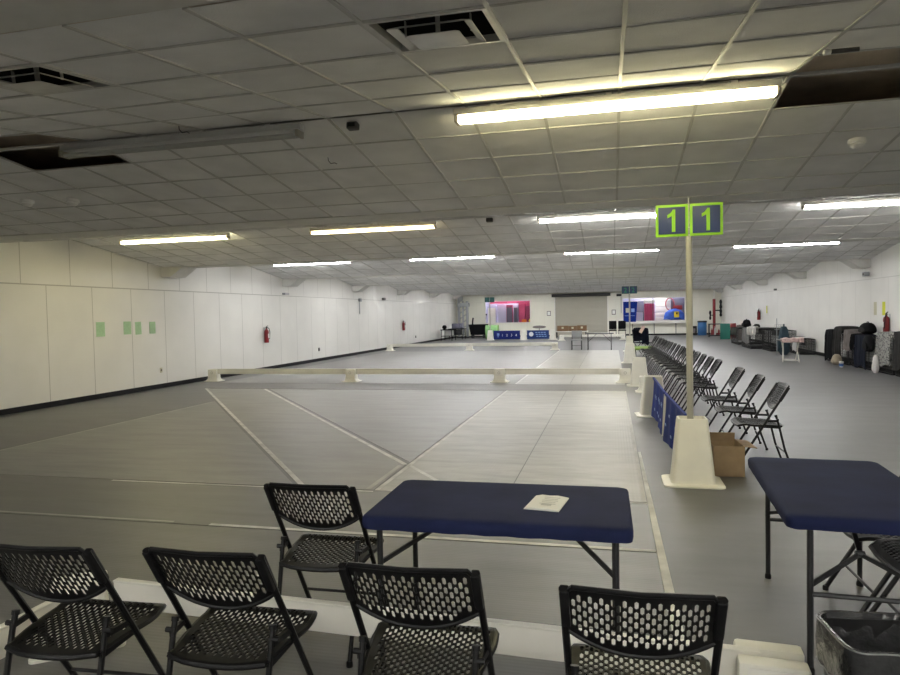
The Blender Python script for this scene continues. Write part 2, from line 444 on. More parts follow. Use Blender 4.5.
# ------------------------------------------------------------------ ceiling vents, detectors, boxes
def slope_rot(y):
    k = round((y - R0) / PER); s = 1 if y < R0 + k * PER else -1
    return s * math.atan(SL)
def ceil_thing(name, label, cat, x, y, group=None):
    t = thing(name, label, cat, (x, y, zc(y)), 0, group)
    t.rotation_euler = (slope_rot(y), 0, 0)
    return t
def vent(x, y, label):
    t = ceil_thing('air_vent', label, 'air vent', x, y, 'square ceiling air vents')
    m = MB()
    def ring(w0, z0, w1, z1, th=.004):
        a = rrect(w0, w0, .01, 2, z=z0); b = rrect(w1, w1, .01, 2, z=z1)
        a2 = rrect(w0, w0, .01, 2, z=z0 + th); b2 = rrect(w1, w1, .01, 2, z=z1 + th)
        m.loft([a, b, b2, a2, a], False, False)
    ring(.60, -.004, .55, -.004); ring(.55, -.004, .545, .03)
    m.obj('vent_frame', M_vent, t)
    m = MB()
    def louvre(w0, z0, w1, z1):
        a = rrect(w0, w0, .015, 3, z=z0); c = rrect(w1, w1, .015, 3, z=z1)
        m.loft([a, c, [(p[0], p[1], p[2] + .005) for p in c], [(p[0], p[1], p[2] + .005) for p in a], a], False, False)
    louvre(.42, -.020, .335, -.004)
    for sx in (-1, 1): m.box((sx * .17, 0, .03), (.006, .02, .08))
    m.obj('louvre', M_vent, t)
    m = MB(); m.loft([rrect(.27, .27, .02, 3, z=-.038), rrect(.255, .255, .02, 3, z=-.034), rrect(.10, .10, .02, 3, z=-.024)], True, True); m.box((0, 0, .03), (.02, .02, .13)); m.obj('center_plate', M_vent, t)
    m = MB(); m.loft([rrect(.60, .60, .01, 2, z=.012), rrect(.58, .58, .01, 2, z=.16)], False, True); m.obj('throat', M_ventdark, t)
vent(-.835, 3.35, 'square metal air vent in the ceiling beside the bright yellowish strip light')
vent(-3.275, 3.35, 'dark-edged square air vent in the ceiling near the unlit strip light')
def detector(x, y, label):
    t = ceil_thing('smoke_detector', label, 'smoke detector', x, y, 'round white ceiling detectors')
    m = MB(); m.lathe([(.075, .0), (.075, -.03), (.064, -.038)], n=24); m.obj('base', M_detector, t)
    m = MB(); m.lathe([(.058, -.038), (.060, -.052), (.042, -.070), (.014, -.076)], n=24); m.obj('head', M_detector, t)
detector(2.2, 6.91, 'round white smoke detector on the ceiling beside the large dark opening')
detector(-7.0, 6.93, 'white ceiling detector nearer the long white wall, one of a close pair')
detector(-6.42, 7.02, 'white ceiling detector nearer the unlit light, one of a close pair')
t = ceil_thing('ceiling_speaker', 'small dark square box on the ceiling in front of the unlit strip light', 'ceiling box', -2.18, 5.60)
MB().box((0, 0, -.03), (.10, .08, .06), bev=.012).obj('body', M_junction, t)
MB().box((0, -.043, -.032), (.07, .008, .035), bev=.003).obj('grille', M_black, t)
t = ceil_thing('ceiling_speaker', 'small dark box on the ceiling by the second ridge, left of the white strip light', 'ceiling box', -2.1, 11.95)
MB().box((0, 0, -.03), (.12, .08, .07), bev=.012).obj('body', M_junction, t)
t = ceil_thing('emergency_light_sensor', 'small white stub fitting on the ceiling at the edge of the dark opening', 'ceiling fitting', 1.40, 4.70)
MB().tube([(-.05, 0, -.018), (.11, 0, -.018)], .014, 10).obj('body', M_junction, t)
MB().tube([(-.09, 0, -.018), (-.05, 0, -.018)], .019, 12).obj('cap', M_detector, t)
# two hanging wire ends by the unlit light
for x, y, lab in ((-3.62, 5.18, 'short black wire end curling from the ceiling behind the unlit strip light'), (-2.75, 6.35, 'short black wire end poking from the ceiling past the unlit strip light')):
    z = zc(y)
    tag(MB().tube([(0, 0, .01), (.01, -.01, -.03), (.03, .0, -.055), (.07, .01, -.05), (.09, .02, -.06)], .004, 6).obj('wire_end', M_black, loc=(x, y, z)), lab, 'wire')

# ------------------------------------------------------------------ floor mats
MATZ = .004
def strip(name, label, pts, m, z=MATZ, cat='floor mat', group='rubber floor mats'):
    t = MB(); t.prism(pts, .0005, z); o = t.obj(name, m, smooth=0)
    return tag(o, label, cat, group)
def tape(parent, a, b, w, m=M_tape, z=MATZ + .0015):
    a = Vector((*a, 0)); b = Vector((*b, 0)); d = (b - a).normalized(); n = Vector((-d.y, d.x, 0)) * w / 2
    MB().prism([tuple((a + n)[:2]), tuple((a - n)[:2]), tuple((b - n)[:2]), tuple((b + n)[:2])], z - .001, z).obj('edge_tape', m, parent, smooth=0)
XC, XD, XE = -2.26, -.965, .285
def rect(x0, x1, y0, y1): return [(x0, y0), (x1, y0), (x1, y1), (x0, y1)]
l1 = strip('rubber_mat', 'light ribbed lane mat ending behind the navy table, farther from the sign pole', rect(XC, XD - .006, 6.13, 14.62), M_lane)
l2 = strip('rubber_mat', 'light ribbed lane mat running beside the sign pole base and blue banners', rect(XD + .006, XE, 6.13, 14.62), M_lane)
tape(l1, (XC + .02, 6.15), (XC + .02, 14.6), .045); tape(l2, (XE - .02, 6.15), (XE - .02, 14.6), .03, M_faint)
l3 = strip('rubber_mat', 'light ribbed lane mat beyond the white barrier, on the extinguisher wall side', rect(XC, XD - .006, 15.92, 30.0), M_lane)
l4 = strip('rubber_mat', 'light ribbed lane mat beyond the white barrier, nearer the far posts', rect(XD + .006, XE, 15.92, 30.0), M_lane)
tape(l3, (XC + .02, 15.95), (XC + .02, 30), .05)
c1 = strip('rubber_mat', 'dark cross mat lying just before the long white barrier', rect(-9.6, XE, 14.64, 15.90), M_dark)
tape(c1, (-9.6, 14.66), (XE, 14.66), .02, M_faint)
c2 = strip('rubber_mat', 'dark cross mat under the back edge of the near navy table', rect(-8.0, XE, 4.86, 6.11), M_dark)
tape(c2, (-5.2, 6.08), (-2.26, 6.09), .035); tape(c2, (-3.25, 4.885), (XE, 4.885), .05); tape(c2, (-.35, 6.09), (XE, 6.09), .03)
c3 = strip('rubber_mat', 'dark cross mat beneath the front of the near navy table', rect(-8.0, XE, 3.62, 4.84), M_dark)
c4 = strip('rubber_mat', 'dark cross mat under the row of near folding chairs', rect(-8.0, XE, 2.2, 3.60), M_dark)
tape(c2, (-8.0, 4.90), (-3.6, 4.90), .03, M_faint)
e = strip('edge_ramp', 'pale worn edging strip along the lane mat on the aisle side', [(XE + .006, 2.4), (XE + .075, 2.4), (XE + .035, 8.3), (XE + .006, 8.3)], M_tape, z=.010, cat='edging strip', group='mat edging strips')
# diagonal mat: between the two slanting white lines, cut where it meets the lane mats
dA0, dA1, dB0, dB1 = (-9.72, 14.6), (-3.02, 6.14), (-8.05, 14.6), (-2.30, 7.32)
dg = strip('rubber_mat', 'grey diagonal mat bordered by slanting white lines', [dA1, (-2.28, 6.14), dB1, dB0, dA0], M_diag)
tape(dg, (-9.68, 14.58), (-3.04, 6.18), .055); tape(dg, (-8.10, 14.58), (-2.30, 7.26), .055)
tape(dg, (-2.34, 6.16), (-2.34, 7.2), .05, M_faint)
tri = strip('rubber_mat', 'mottled grey wedge mat between the diagonal mat and the lane mats', [(-2.28, 7.38), (-2.28, 14.6), (-8.0, 14.6)], M_mid)
sq = strip('rubber_mat', 'large grey mat on the open floor beside the diagonal mat', [(-8.0, 6.13), (-3.09, 6.13), (-8.0, 12.34)], M_mid)
tape(sq, (-7.97, 6.2), (-7.97, 12.2), .03, M_faint)
b3m = strip('rubber_mat', 'grey mat field beyond the long white barrier', rect(-10.2, XC - .02, 15.92, 30.0), M_mid)
# crossing white line over the lane mat
tape(l1, (-2.26, 7.25), (-1.76, 6.60), .05)

# ------------------------------------------------------------------ folding chair
def slot_grid(inside, u0, u1, v0, v1, pu, pv, su, sv):
    hs = []; i = 0; u = u0
    while u <= u1:
        v = v0 + (pv / 2 if i % 2 else 0)
        while v <= v1:
            c = .3
            poly = [(u - su / 2, v - sv / 2 + sv * c * .5), (u, v - sv / 2), (u + su / 2, v - sv / 2 + sv * c * .5), (u + su / 2, v + sv / 2 - sv * c * .5), (u, v + sv / 2), (u - su / 2, v + sv / 2 - sv * c * .5)]
            if all(inside(*p) for p in poly): hs.append(poly)
            v += pv
        u += pu; i += 1
    return hs
def pip(p, poly):
    x, y = p; c = False; n = len(poly)
    for i in range(n):
        x1, y1 = poly[i]; x2, y2 = poly[i - 1]
        if (y1 > y) != (y2 > y) and x < (x2 - x1) * (y - y1) / (y2 - y1) + x1: c = not c
    return c
def perforated(outline, holes_, fn, th):
    """a thin sheet with real holes, laid on the surface fn(u, v) -> (point, normal)"""
    vs = []; ed = []
    for poly in [outline] + holes_:
        b = len(vs); n = len(poly); vs += [Vector(p) for p in poly]; ed += [(b + i, b + (i + 1) % n) for i in range(n)]
    V, E_, F, *_ = delaunay_2d_cdt(vs, ed, [], 1, 1e-6)
    keyed = {}
    for h in holes_:
        keyed.setdefault(round(sum(p[0] for p in h) / 6, 3), []).append(h)
    bm = bmesh.new()
    top = []; bot = []
    for p in V:
        q, n = fn(p.x, p.y); top.append(bm.verts.new(q + n * th / 2)); bot.append(bm.verts.new(q - n * th / 2))
    ec = {}
    for f in F:
        c = (sum(V[i].x for i in f) / len(f), sum(V[i].y for i in f) / len(f))
        if any(abs(k - c[0]) < .03 and any(abs(h[1][1] - c[1]) < .08 and pip(c, h) for h in hh) for k, hh in keyed.items()): continue
        bm.faces.new([top[i] for i in f]); bm.faces.new([bot[i] for i in reversed(f)])
        for a, b in zip(f, list(f[1:]) + [f[0]]): ec[(a, b)] = 1
    for (a, b) in ec:
        if (b, a) not in ec: bm.faces.new((top[b], top[a], bot[a], bot[b]))
    for v in [v for v in bm.verts if not v.link_faces]: bm.verts.remove(v)
    m = MB(); m.bm.free(); m.bm = bm
    return m
HW = .228      # half width between uprights
UP0 = Vector((0, -.245, .868)); UP1 = Vector((0, .27, .012))
def upr(z):
    t = (UP0.z - z) / (UP0.z - UP1.z); return UP0.y + (UP1.y - UP0.y) * t
CHROOT = None
def make_chair(label, loc, rz, group):
    t = thing('folding_chair', label, 'chair', loc, rz, group)
    # backrest
    bw = .222
    def bot(u): return .615 + .075 * (abs(u) / bw) ** 2.2
    TOPZ = .872
    out = []
    n = 16
    for i in range(n + 1):
        u = -bw + 2 * bw * i / n; out.append((u, bot(u)))
    out += [(bw, TOPZ - .03), (bw - .022, TOPZ), (0, TOPZ + .002), (-bw + .022, TOPZ), (-bw, TOPZ - .03)]
    def fn(u, z):
        y = upr(z) - .028 * (1 - (u / bw) ** 2)
        nrm = Vector((-.056 * u / bw / bw * 1.0, 1, .58)).normalized()
        return Vector((u, y, z)), nrm
    ins = lambda u, v: abs(u) < bw - .016 and bot(u) + .014 < v < TOPZ - .016
    hs = slot_grid(ins, -bw + .024, bw - .016, .605, .88, .0168, .041, .0118, .0345)
    m = perforated(out, hs, fn, .004); m.obj('backrest', M_black, t, smooth=30)
    rim = MB()
    rp = [fn(u, z)[0] for u, z in out]
    rim.tube(rp, .009, 7, closed=True); rim.obj('backrest_rim', M_black, t)
    # seat
    def half(y): return .180 + .040 * min(1, max(0, (y + .17) / .25)) if y < .16 else .22 - .05 * ((y - .16) / .09) ** 2
    y0, y1 = -.19, .245
    so = []
    for i in range(12): y = y0 + .012 + (y1 - y0 - .012) * i / 11; so.append((half(y) + .012, y))
    so += [(x, y1 + .008) for x in (.09, 0, -.09)]
    for i in range(12): y = y1 - (y1 - y0 - .012) * i / 11; so.append((-half(y) - .012, y))
    so += [(x, y0 - .022 * (1 - (x / .17) ** 2)) for x in (-.12, -.06, 0, .06, .12)]
    def sz(x, y):
        z = .464 - .014 * math.exp(-((x / .13) ** 2 + ((y + .03) / .13) ** 2))
        if y > .12: z += .012 - 4.2 * (y - .17) ** 2 if y > .17 else .012 * (y - .12) / .05
        if y < -.05: z -= .09 * (-.05 - y)
        return z
    def sf(x, y): return Vector((x, y, sz(x, y))), Vector((0, 0, 1))
    ins = lambda x, y: abs(x) < half(min(max(y, y0), y1)) - .010 and y0 + .014 < y < y1 - .02
    hs = slot_grid(ins, -.21, .21, y0 + .02, y1, .0172, .036, .0118, .0295)
    m = perforated(so, hs, sf, .005); m.obj('seat', M_seat, t, smooth=30)
    rim = MB(); rim.tube([sf(x, y)[0] - Vector((0, 0, .008)) for x, y in so], .0125, 7, closed=True)
    rim.obj('seat_rim', M_black, t)
    for s in (-1, 1):
        u = MB()
        u.tube([(s * HW, UP0.y, UP0.z - .005), (s * HW, upr(.62), .62), (s * HW, upr(.44), .44), (s * HW, UP1.y, UP1.z)], .0125, 9)
        lg = u.obj('leg', M_blackmetal, t)
        MB().lathe([(.016, 0), (.016, .022), (.012, .028)], (s * HW, UP1.y, 0), 10).obj('foot_cap', M_black, lg)
        u = MB(); u.box((s * (HW - .004), upr(.79) - .002, .79), (.03, .034, .17), rot=Matrix.Rotation(.54, 3, 'X'), bev=.007); u.obj('upright_sleeve', M_black, t)
        r = MB()
        rx = s * (HW - .026)
        r.tube([(rx, -.125, .555), (rx, -.142, .50), (rx, -.165, .40), (rx, -.21, .2), (rx, -.275, .012)], .0115, 9); lg = r.obj('leg', M_blackmetal, t)
        MB().lathe([(.016, 0), (.016, .022), (.012, .028)], (rx, -.275, 0), 10).obj('foot_cap', M_black, lg)
        k = MB(); k.tube([(rx, -.126, .550), (rx, -.122, .566)], .015, 10); k.bar((rx + s * .010, -.14, .505), (s * HW, upr(.505), .505), .012, .022)
        k.tube([(s * (HW - .034), -.137, .52), (s * (HW + .004), -.137, .52)], .011, 8); k.obj('hinge', M_black, t)
        b = MB(); b.bar((rx, -.17, .435), (s * (HW - .02), upr(.445) + .02, .445), .012, .028); b.obj('seat_bracket', M_black, t)
    b = MB(); b.tube([(-HW, upr(.17), .17), (HW, upr(.17), .17)], .008, 8); b.obj('crossbar', M_blackmetal, t)
    b = MB(); b.tube([(-HW + .026, -.218, .17), (HW - .026, -.218, .17)], .008, 8); b.obj('crossbar', M_blackmetal, t)
    return t
GF = 'black perforated folding chairs'
CH = make_chair('black perforated folding chair at the camera end, standing by the corner of the white barrier', (-2.10, 2.27, .0045), R(3), GF)
dup(CH, (-1.43, 2.335, .0045), R(1), 'black perforated folding chair directly in front of the chair beside the table', GF)
dup(CH, (-1.46, 3.265, .0045), R(1), 'black perforated folding chair beyond the white barrier beside the end of the navy table', GF)
dup(CH, (-.668, 2.325, .0045), R(2), 'black perforated folding chair this side of the barrier, in front of the navy table', GF)
dup(CH, (.075, 2.265, .0045), R(0), 'black perforated folding chair nearest the cream end block of the barrier', GF)
# behind the second table
dup(CH, (1.51, 4.18, 0), R(92), 'folding chair tucked at the far end of the second navy table', GF)
dup(CH, (1.545, 3.685, 0), R(90), 'folding chair tucked at the second navy table beside the waste bin', GF)
# aisle
for i, y in enumerate((7.88, 8.85, 9.93)):
    dup(CH, (1.55 - .035 * (y - 7.9), y, 0), R(90 + (1, -1, 2)[i]), ['folding chair in the aisle trio nearest the cardboard box and second table', 'middle folding chair of the aisle trio behind the sign pole base', 'folding chair of the aisle trio nearest the long chair row'][i], GF)
for i in range(16):
    y = 11.55 + .72 * i
    dup(CH, (1.55 - .028 * (y - 7.6), y, 0), R(90 + random.uniform(-2.5, 2.5)), 'folding chair %s in the long aisle row counting away from the sign pole' % ORD[i], 'long row of folding chairs along the aisle')

# ------------------------------------------------------------------ folding tables with fitted covers
def folding_table(label, clabel, loc, rz, LX, LY, inset_y, low=False):
    """long axis along local x; returns the table"""
    t = thing('folding_table', label, 'table', loc, rz)
    MB().box((0, 0, .715), (LX - .05, LY - .05, .03), bev=.008).obj('tabletop', M_leg, t)
    for s in (-1, 1):
        x = s * (LX / 2 - .075)
        yl = LY / 2 - inset_y
        f = MB(); f.bar((x, -yl - .02, .69), (x, yl + .02, .69), .03, .022); f.obj('leg_crossbar', M_leg, t)
        for q in (-1, 1):
            l = MB(); zf = -loc[2] + (.0045 if LX < 1.3 else 0); l.tube([(x, q * yl, .70), (x, q * yl, zf + .012)], .0145, 10); lo = l.obj('leg', M_leg, t); MB().lathe([(.019, 0), (.019, .02), (.015, .03)], (x, q * yl, zf), 10).obj('foot_cap', M_black, lo)
        if low: MB().tube([(x, -yl, .36), (x, yl, .36)], .012, 8).obj('leg_crossbar', M_leg, t)
        hub = Vector((s * (LX / 2 - .27), 0, .50 if low else .58))
        b = MB()
        for q in (-1, 1): b.bar((x, q * yl, .40 if low else .50), hub, .013, .02)
        b.bar(hub, (s * .12, 0, .695), .022, .012)
        b.tube([hub + Vector((0, -.02, 0)), hub + Vector((0, .02, 0))], .016, 10); b.obj('folding_brace', M_leg, t)
    # fitted cover: a thin shell that wraps the slab
    c = bmesh.new(); m = MB(); m.bm.free(); m.bm = c
    W, D, rad = LX, LY, .045
    nn = 8
    rg = []
    def ringz(inset, z, wob=0):
        p = rrect(W - 2 * inset, D - 2 * inset, max(.01, rad - inset * .5), nn)
        # refine straight sides
        q = []
        for i in range(len(p)):
            a = Vector(p[i]); b = Vector(p[(i + 1) % len(p)]); L = (b - a).length; k = max(1, int(L / .05))
            for j in range(k):
                v = a.lerp(b, j / k); w = wob * (math.sin(v.x * 31 + v.y * 47) * .5 + math.sin(v.x * 83 - v.y * 59) * .5)
                q.append((v.x, v.y, z + w))
        return q
    base = ringz(0, 0)
    def scaled(inset, z, wob=0):
        kx, ky = (W - 2 * inset) / W, (D - 2 * inset) / D
        return [(p[0] * kx, p[1] * ky, z + wob * (math.sin(p[0] * 37 + p[1] * 53) * .6 + math.sin(p[0] * 91 - p[1] * 71) * .4)) for p in base]
    rings = [scaled(.018, .683, .0018), scaled(.004, .680, .002), scaled(0, .70, .0015), scaled(0, .725, .001), scaled(.006, .736), scaled(.02, .741), scaled(.05, .7425), scaled(W * .12, .7425), scaled(W * .2, .742)]
    rings[-1] = [(p[0], p[1], .742) for p in rings[-1]]
    m.loft(rings, False, True)
    o = m.obj('fitted_table_cover', M_navy, loc=loc, rz=rz, smooth=50)
    tag(o, clabel, 'table cover', 'navy fitted table covers')
    return t
folding_table('folding table with dark metal legs standing behind the near chairs, booklet on top', 'navy fitted cover with a white booklet lying on it', (-.545, 3.325, .0155), R(.5), 1.25, .74, .07)
folding_table('folding table with dark metal legs standing beside the waste bin', 'plain navy fitted cover on the table beside the waste bin', (1.165, 3.935, .013), R(90 - 3.0), 1.31, .73, .11, True)
# booklet
t = thing('booklet', 'white printed booklet lying open on the navy table', 'booklet', (-.32, 3.30, .7555), R(-8))
m = MB()
prof = [(-.085, .004), (-.05, .012), (-.01, .010), (.03, .013), (.085, .006)]
m.loft([[(x, y, z + .001) for x, z in prof] + [(x, y, .0005) for x, z in reversed(prof)] for y in (-.12, .12)]); m.obj('pages', M_paper, t)
m = MB()
for i in range(5): m.box((.012, .075 - i * .028, .0138), (.08 - .012 * (i % 2), .007, .0006))
m.box((.01, -.05, .0138), (.05, .035, .0006)); m.obj('print', M_ink, t)

# ------------------------------------------------------------------ barrier blocks, planks, posts
def make_block(label, loc, rz, group):
    t = thing('barrier_block', label, 'barrier block', loc, rz, group)
    m = MB()
    m.loft([rrect(.44, .38, .03, 4, z=0), rrect(.44, .38, .03, 4, z=.014), rrect(.36, .30, .03, 4, z=.024), rrect(.29, .25, .03, 4, z=.06), rrect(.265, .225, .025, 4, z=.10), rrect(.26, .22, .025, 4, z=.188)])
    m.obj('foot', M_cream, t)
    for s in (-1, 1):
        m = MB(); m.box((0, s * .067, .255), (.258, .082, .145), bev=.016); m.obj('cheek', M_cream, t)
    m = MB(); m.box((0, -.109, .235), (.19, .004, .15), bev=.001); m.obj('badge', M_white, t)
    m = MB(); m.lathe([(.034, 0), (.034, .004), (.024, .005), (.024, .0)], n=16, cap0=False, cap1=False)
    bmesh.ops.rotate(m.bm, verts=m.bm.verts, cent=(0, 0, 0), matrix=Matrix.Rotation(PI / 2, 3, 'X')); bmesh.ops.translate(m.bm, verts=m.bm.verts, vec=(0, -.111, .235)); m.obj('emblem', M_pole, t)
    return t
GB = 'cream barrier blocks'
BL = make_block('cream barrier block at the corner of the low barrier by the near chairs', (-2.77, 2.97, .0045), R(37), GB)
dup(BL, (.60, 2.85, 0), R(-4), 'cream barrier block ending the low barrier near the waste bin', GB)
for x, lab in ((-10.62, 'cream barrier block against the long white wall, first of the long barrier'), (-6.6, 'cream barrier block second along the long barrier from the white wall'), (-2.70, 'cream barrier block third along the long barrier from the white wall'), (.30, 'cream barrier block ending the long barrier beside the tall posts')):
    dup(BL, (x, 16.4, .0045 if -10 < x else 0), 0, lab, GB)
for x, lab in ((-10.35, 'far barrier block next to the white wall'), (-6.45, 'middle block of the far barrier'), (-2.5, 'block ending the far barrier in front of the shutter')):
    dup(BL, (x, 30.7, 0), 0, lab, GB)
dup(BL, (.66, 14.55, 0), R(90), 'low cream block standing between the two tall posts past the blue banners', GB)
def plank(a, b, label, h=.138, z0=.193, th=.03):
    a = Vector(a); b = Vector(b); d = b - a; L = d.length
    m = MB(); m.box((0, 0, z0 + h / 2), (L, th, h), bev=.006)
    m.box((0, 0, z0 + h), (L, th + .012, .012), bev=.004)
    o = m.obj('barrier_plank', M_plank, loc=((a + b) / 2).to_3d(), rz=math.atan2(d.y, d.x))
    return tag(o, label, 'barrier plank', 'white barrier planks')
plank((-2.57, 3.0), (.56, 2.85), 'white plank of the low barrier running behind the near chairs')
plank((-2.69, 2.77), (-2.70, .6), 'white plank of the low barrier turning back from the corner block')
for a, b, lab in ((-10.5, -6.72, 'long barrier plank starting at the white wall'), (-6.48, -2.82, 'long barrier plank in the middle of its run'), (-2.58, .18, 'long barrier plank crossing the light lane mats')):
    plank((a, 16.4), (b, 16.4), 'white ' + lab)
for a, b, lab in ((-10.23, -6.57, 'far barrier plank starting at the white wall'), (-6.33, -2.62, 'far barrier plank ending before the shutter')):
    plank((a, 30.7), (b, 30.7), 'white ' + lab)
plank((-3.0, 40.6), (.75, 40.6), 'white plank behind the small bare table, before the shutter')
dup(BL, (-2.9, 40.6, 0), 0, 'barrier block at the banner end of the plank before the shutter', GB); dup(BL, (.65, 40.6, 0), 0, 'barrier block at the aisle end of the plank before the shutter', GB)
def make_post(label, loc, rz, group):
    t = thing('barrier_post', label, 'post', loc, rz, group)
    m = MB()
    m.loft([rrect(.56, .48, .06, 5, z=0), rrect(.56, .48, .06, 5, z=.014), rrect(.52, .44, .06, 5, z=.022)])
    m.obj('base_flange', M_cream, t)
    m = MB()
    o_ = [rrect(.42, .35, .04, 5, z=.02), rrect(.395, .33, .04, 5, z=.05), rrect(.28, .24, .03, 5, z=.615), rrect(.27, .23, .03, 5, z=.64)]
    i_ = [rrect(.24, .20, .02, 5, z=.642), rrect(.23, .19, .02, 5, z=.60), rrect(.23, .19, .02, 5, z=.585)]
    m.loft(o_ + i_); m.obj('body', M_cream, t)
    m = MB(); m.lathe([(.03, 0), (.03, .006)], n=14); bmesh.ops.rotate(m.bm, verts=m.bm.verts, cent=(0, 0, 0), matrix=Matrix.Rotation(PI / 2, 3, 'X')); bmesh.ops.translate(m.bm, verts=m.bm.verts, vec=(.0, .128, .58)); m.obj('hole_plug', M_junction, t)
    return t
GP = 'tall cream barrier posts'
PO = make_post('tall cream post holding the pole with the number 1 sign', (.755, 6.93, 0), 0, GP)
dup(PO, (.64, 11.3, 0), R(4), 'tall cream post at the far end of the blue banners', GP)
dup(PO, (.60, 15.75, 0), R(0), 'tall cream post beside the end of the long white barrier', GP)
dup(PO, (.57, 22.6, .0045), 0, 'tall cream post standing next to the low green table', GP)
dup(PO, (.74, 29.2, 0), 0, 'tall cream post holding the pole with the far number 2 sign', GP)
for x, lab in ((-7.47, 'tall white post beside the dark blue banner, nearest the pale green tunnel'), (-5.36, 'tall white post between the two far blue banners'), (-3.54, 'tall white post ending the far blue banners near the shutter')):
    dup(PO, (x, 42, 0), 0, lab, GP)

# sign poles
def sign_pole(name, label, loc, txt, border, panel, num):
    t = thing(name, label, 'sign', loc)
    m = MB(); m.tube([(0, 0, .587), (0, 0, 2.41)], .031, 14); m.obj('pole', M_pole, t)
    m = MB(); m.tube([(0, .0, 2.41), (0, 0, 2.78)], .006, 8); m.obj('rod', M_white, t)
    m = MB(); m.box((0, -.012, 2.46), (.035, .03, .06), bev=.005); m.obj('clip', M_chrome, t)
    for s in (-1, 1):
        p = MB(); p.box((s * .158, -.022, 2.565), (.30, .012, .31), bev=.002); po = p.obj('sign_panel', border, t)
        f = MB(); f.box((s * .158, -.030, 2.565), (.25, .006, .26), bev=.001); f.obj('panel_face', panel, po)
        if txt == '1': numeral_one(num, po, s * .158 + .01, 2.563, .215)
        elif txt: text_mesh(txt, .27, num, po, (s * .158 - .005, -.036, 2.47), .002, .004)
    return t
sign_pole('number_sign', 'green and navy double sign reading 1 1 on a tall pole', (.74, 6.93, 0), '1', M_green, M_signblue, M_green)
sign_pole('number_sign', 'dark green double sign reading 2 2 on a far pole', (.745, 29.2, 0), '2', M_signgreen, M_signblue, mat('sign_dull_green', (.03, .30, .17), .5))

sign_pole('number_sign', 'small plain dark green double sign at the corner of the left store window', (-7.47, 42.0, 0), '', M_signgreen, M_signgreen, M_green)

# blue banners hung between the first two posts
def hung_banner(label, x0, y0, x1, y1, m, marks):
    L = math.hypot(x1 - x0, y1 - y0)
    o_ = thing('blue_banner', label, 'banner', (x0, y0, 0), math.atan2(y1 - y0, x1 - x0), 'blue banners on the barriers')
    mb = MB()
    nx, nz = 24, 8
    front = []; 
    for j in range(nz + 1):
        row = []
        for i in range(nx + 1):
            u = i / nx; v = j / nz
            w = .018 * math.sin(u * 9 + v * 2) * (1 - v) + .01 * math.sin(u * 23)
            row.append(Vector((u * L, w + .03 * (1 - v), .07 + .55 * v + (.012 * math.sin(u * 5) if v < .1 else 0))))
        front.append(row)
    V1 = [[mb.bm.verts.new(p) for p in r] for r in front]; V2 = [[mb.bm.verts.new(p + Vector((0, -.012, 0))) for p in r] for r in front]
    for j in range(nz):
        for i in range(nx):
            mb._face((V1[j][i], V1[j][i + 1], V1[j + 1][i + 1], V1[j + 1][i])); mb._face((V2[j][i], V2[j + 1][i], V2[j + 1][i + 1], V2[j][i + 1]))
    for j in range(nz):
        for i in (0, nx): mb._face((V1[j][i], V1[j + 1][i], V2[j + 1][i], V2[j][i]))
    for i in range(nx):
        for j in (0, nz): mb._face((V1[j][i], V1[j][i + 1], V2[j][i + 1], V2[j][i]))
    mb.obj('banner_sheet', m, o_, smooth=60)
    mb = MB(); mb.bar((0, 0, .625), (L, 0, .625), .03, .03); mb.obj('top_hem', m, o_)
    return o_, L, front
b, L, fr = hung_banner('royal blue banner hung between the sign post and the banner beyond it', .72, 7.14, .665, 9.02, M_banner, 1)
m = MB()
for k, (u, v) in enumerate(((5, 2), (7, 3), (9, 2), (11, 4), (14, 2), (17, 5), (20, 3))):
    p = fr[v][u]; m.box((p.x, p.y + .004, p.z), (.09, .006, .028))
m.obj('print', M_printblue, b)
m = MB(); m.bar((L - .02, .038, .08), (L - .02, .006, .62), .03, .012, up=(1, 0, 0)); m.obj('white_strap', M_white, b)
b, L, fr = hung_banner('blue banner hung beyond the first one, touching the second post', .66, 9.06, .64, 11.10, M_banner, 1)
m = MB()
for k in range(7):
    p = fr[5][4 + 2 * k]; m.box((p.x, p.y + .004, p.z), (.05, .006, .05))
for k in range(4):
    p = fr[2][5 + 4 * k]; m.box((p.x, p.y + .004, p.z), (.12, .006, .03))
m.obj('print', M_printblue, b)

# far banners
def far_banner(label, x0, x1, m):
    t = thing('blue_banner', label, 'banner', ((x0 + x1) / 2, 41.93, 0), 0, 'blue banners on the barriers')
    MB().box((0, 0, .33), (x1 - x0, .02, .54), bev=.004).obj('banner_sheet', m, t)
    return t
b = far_banner('dark blue far banner with white numbers below the left store window', -7.24, -5.57, M_banner2)
for i, ch in enumerate('1234'):
    text_mesh(ch, .22, M_print, b, (-.28 + i * .29, -.014, .24))
m = MB(); m.box((-.55, -.012, .36), (.15, .006, .16), bev=.002); m.box((-.55, -.012, .22), (.09, .006, .05)); m.obj('emblem', M_printblue, b)
b = far_banner('steel blue far banner with a round white emblem near the shutter', -5.13, -3.77, M_banner3)
m = MB(); m.lathe([(.14, 0), (.14, .006)], n=20); bmesh.ops.rotate(m.bm, verts=m.bm.verts, cent=(0, 0, 0), matrix=Matrix.Rotation(PI / 2, 3, 'X')); bmesh.ops.translate(m.bm, verts=m.bm.verts, vec=(-.42, -.010, .36)); m.obj('emblem', M_print, b)
m = MB()
for i in range(3):
    for j in range(4): m.box((-.10 + j * .17 + .03 * i, -.012, .46 - i * .12), (.13, .006, .05))
m.obj('print', M_printblue, b)

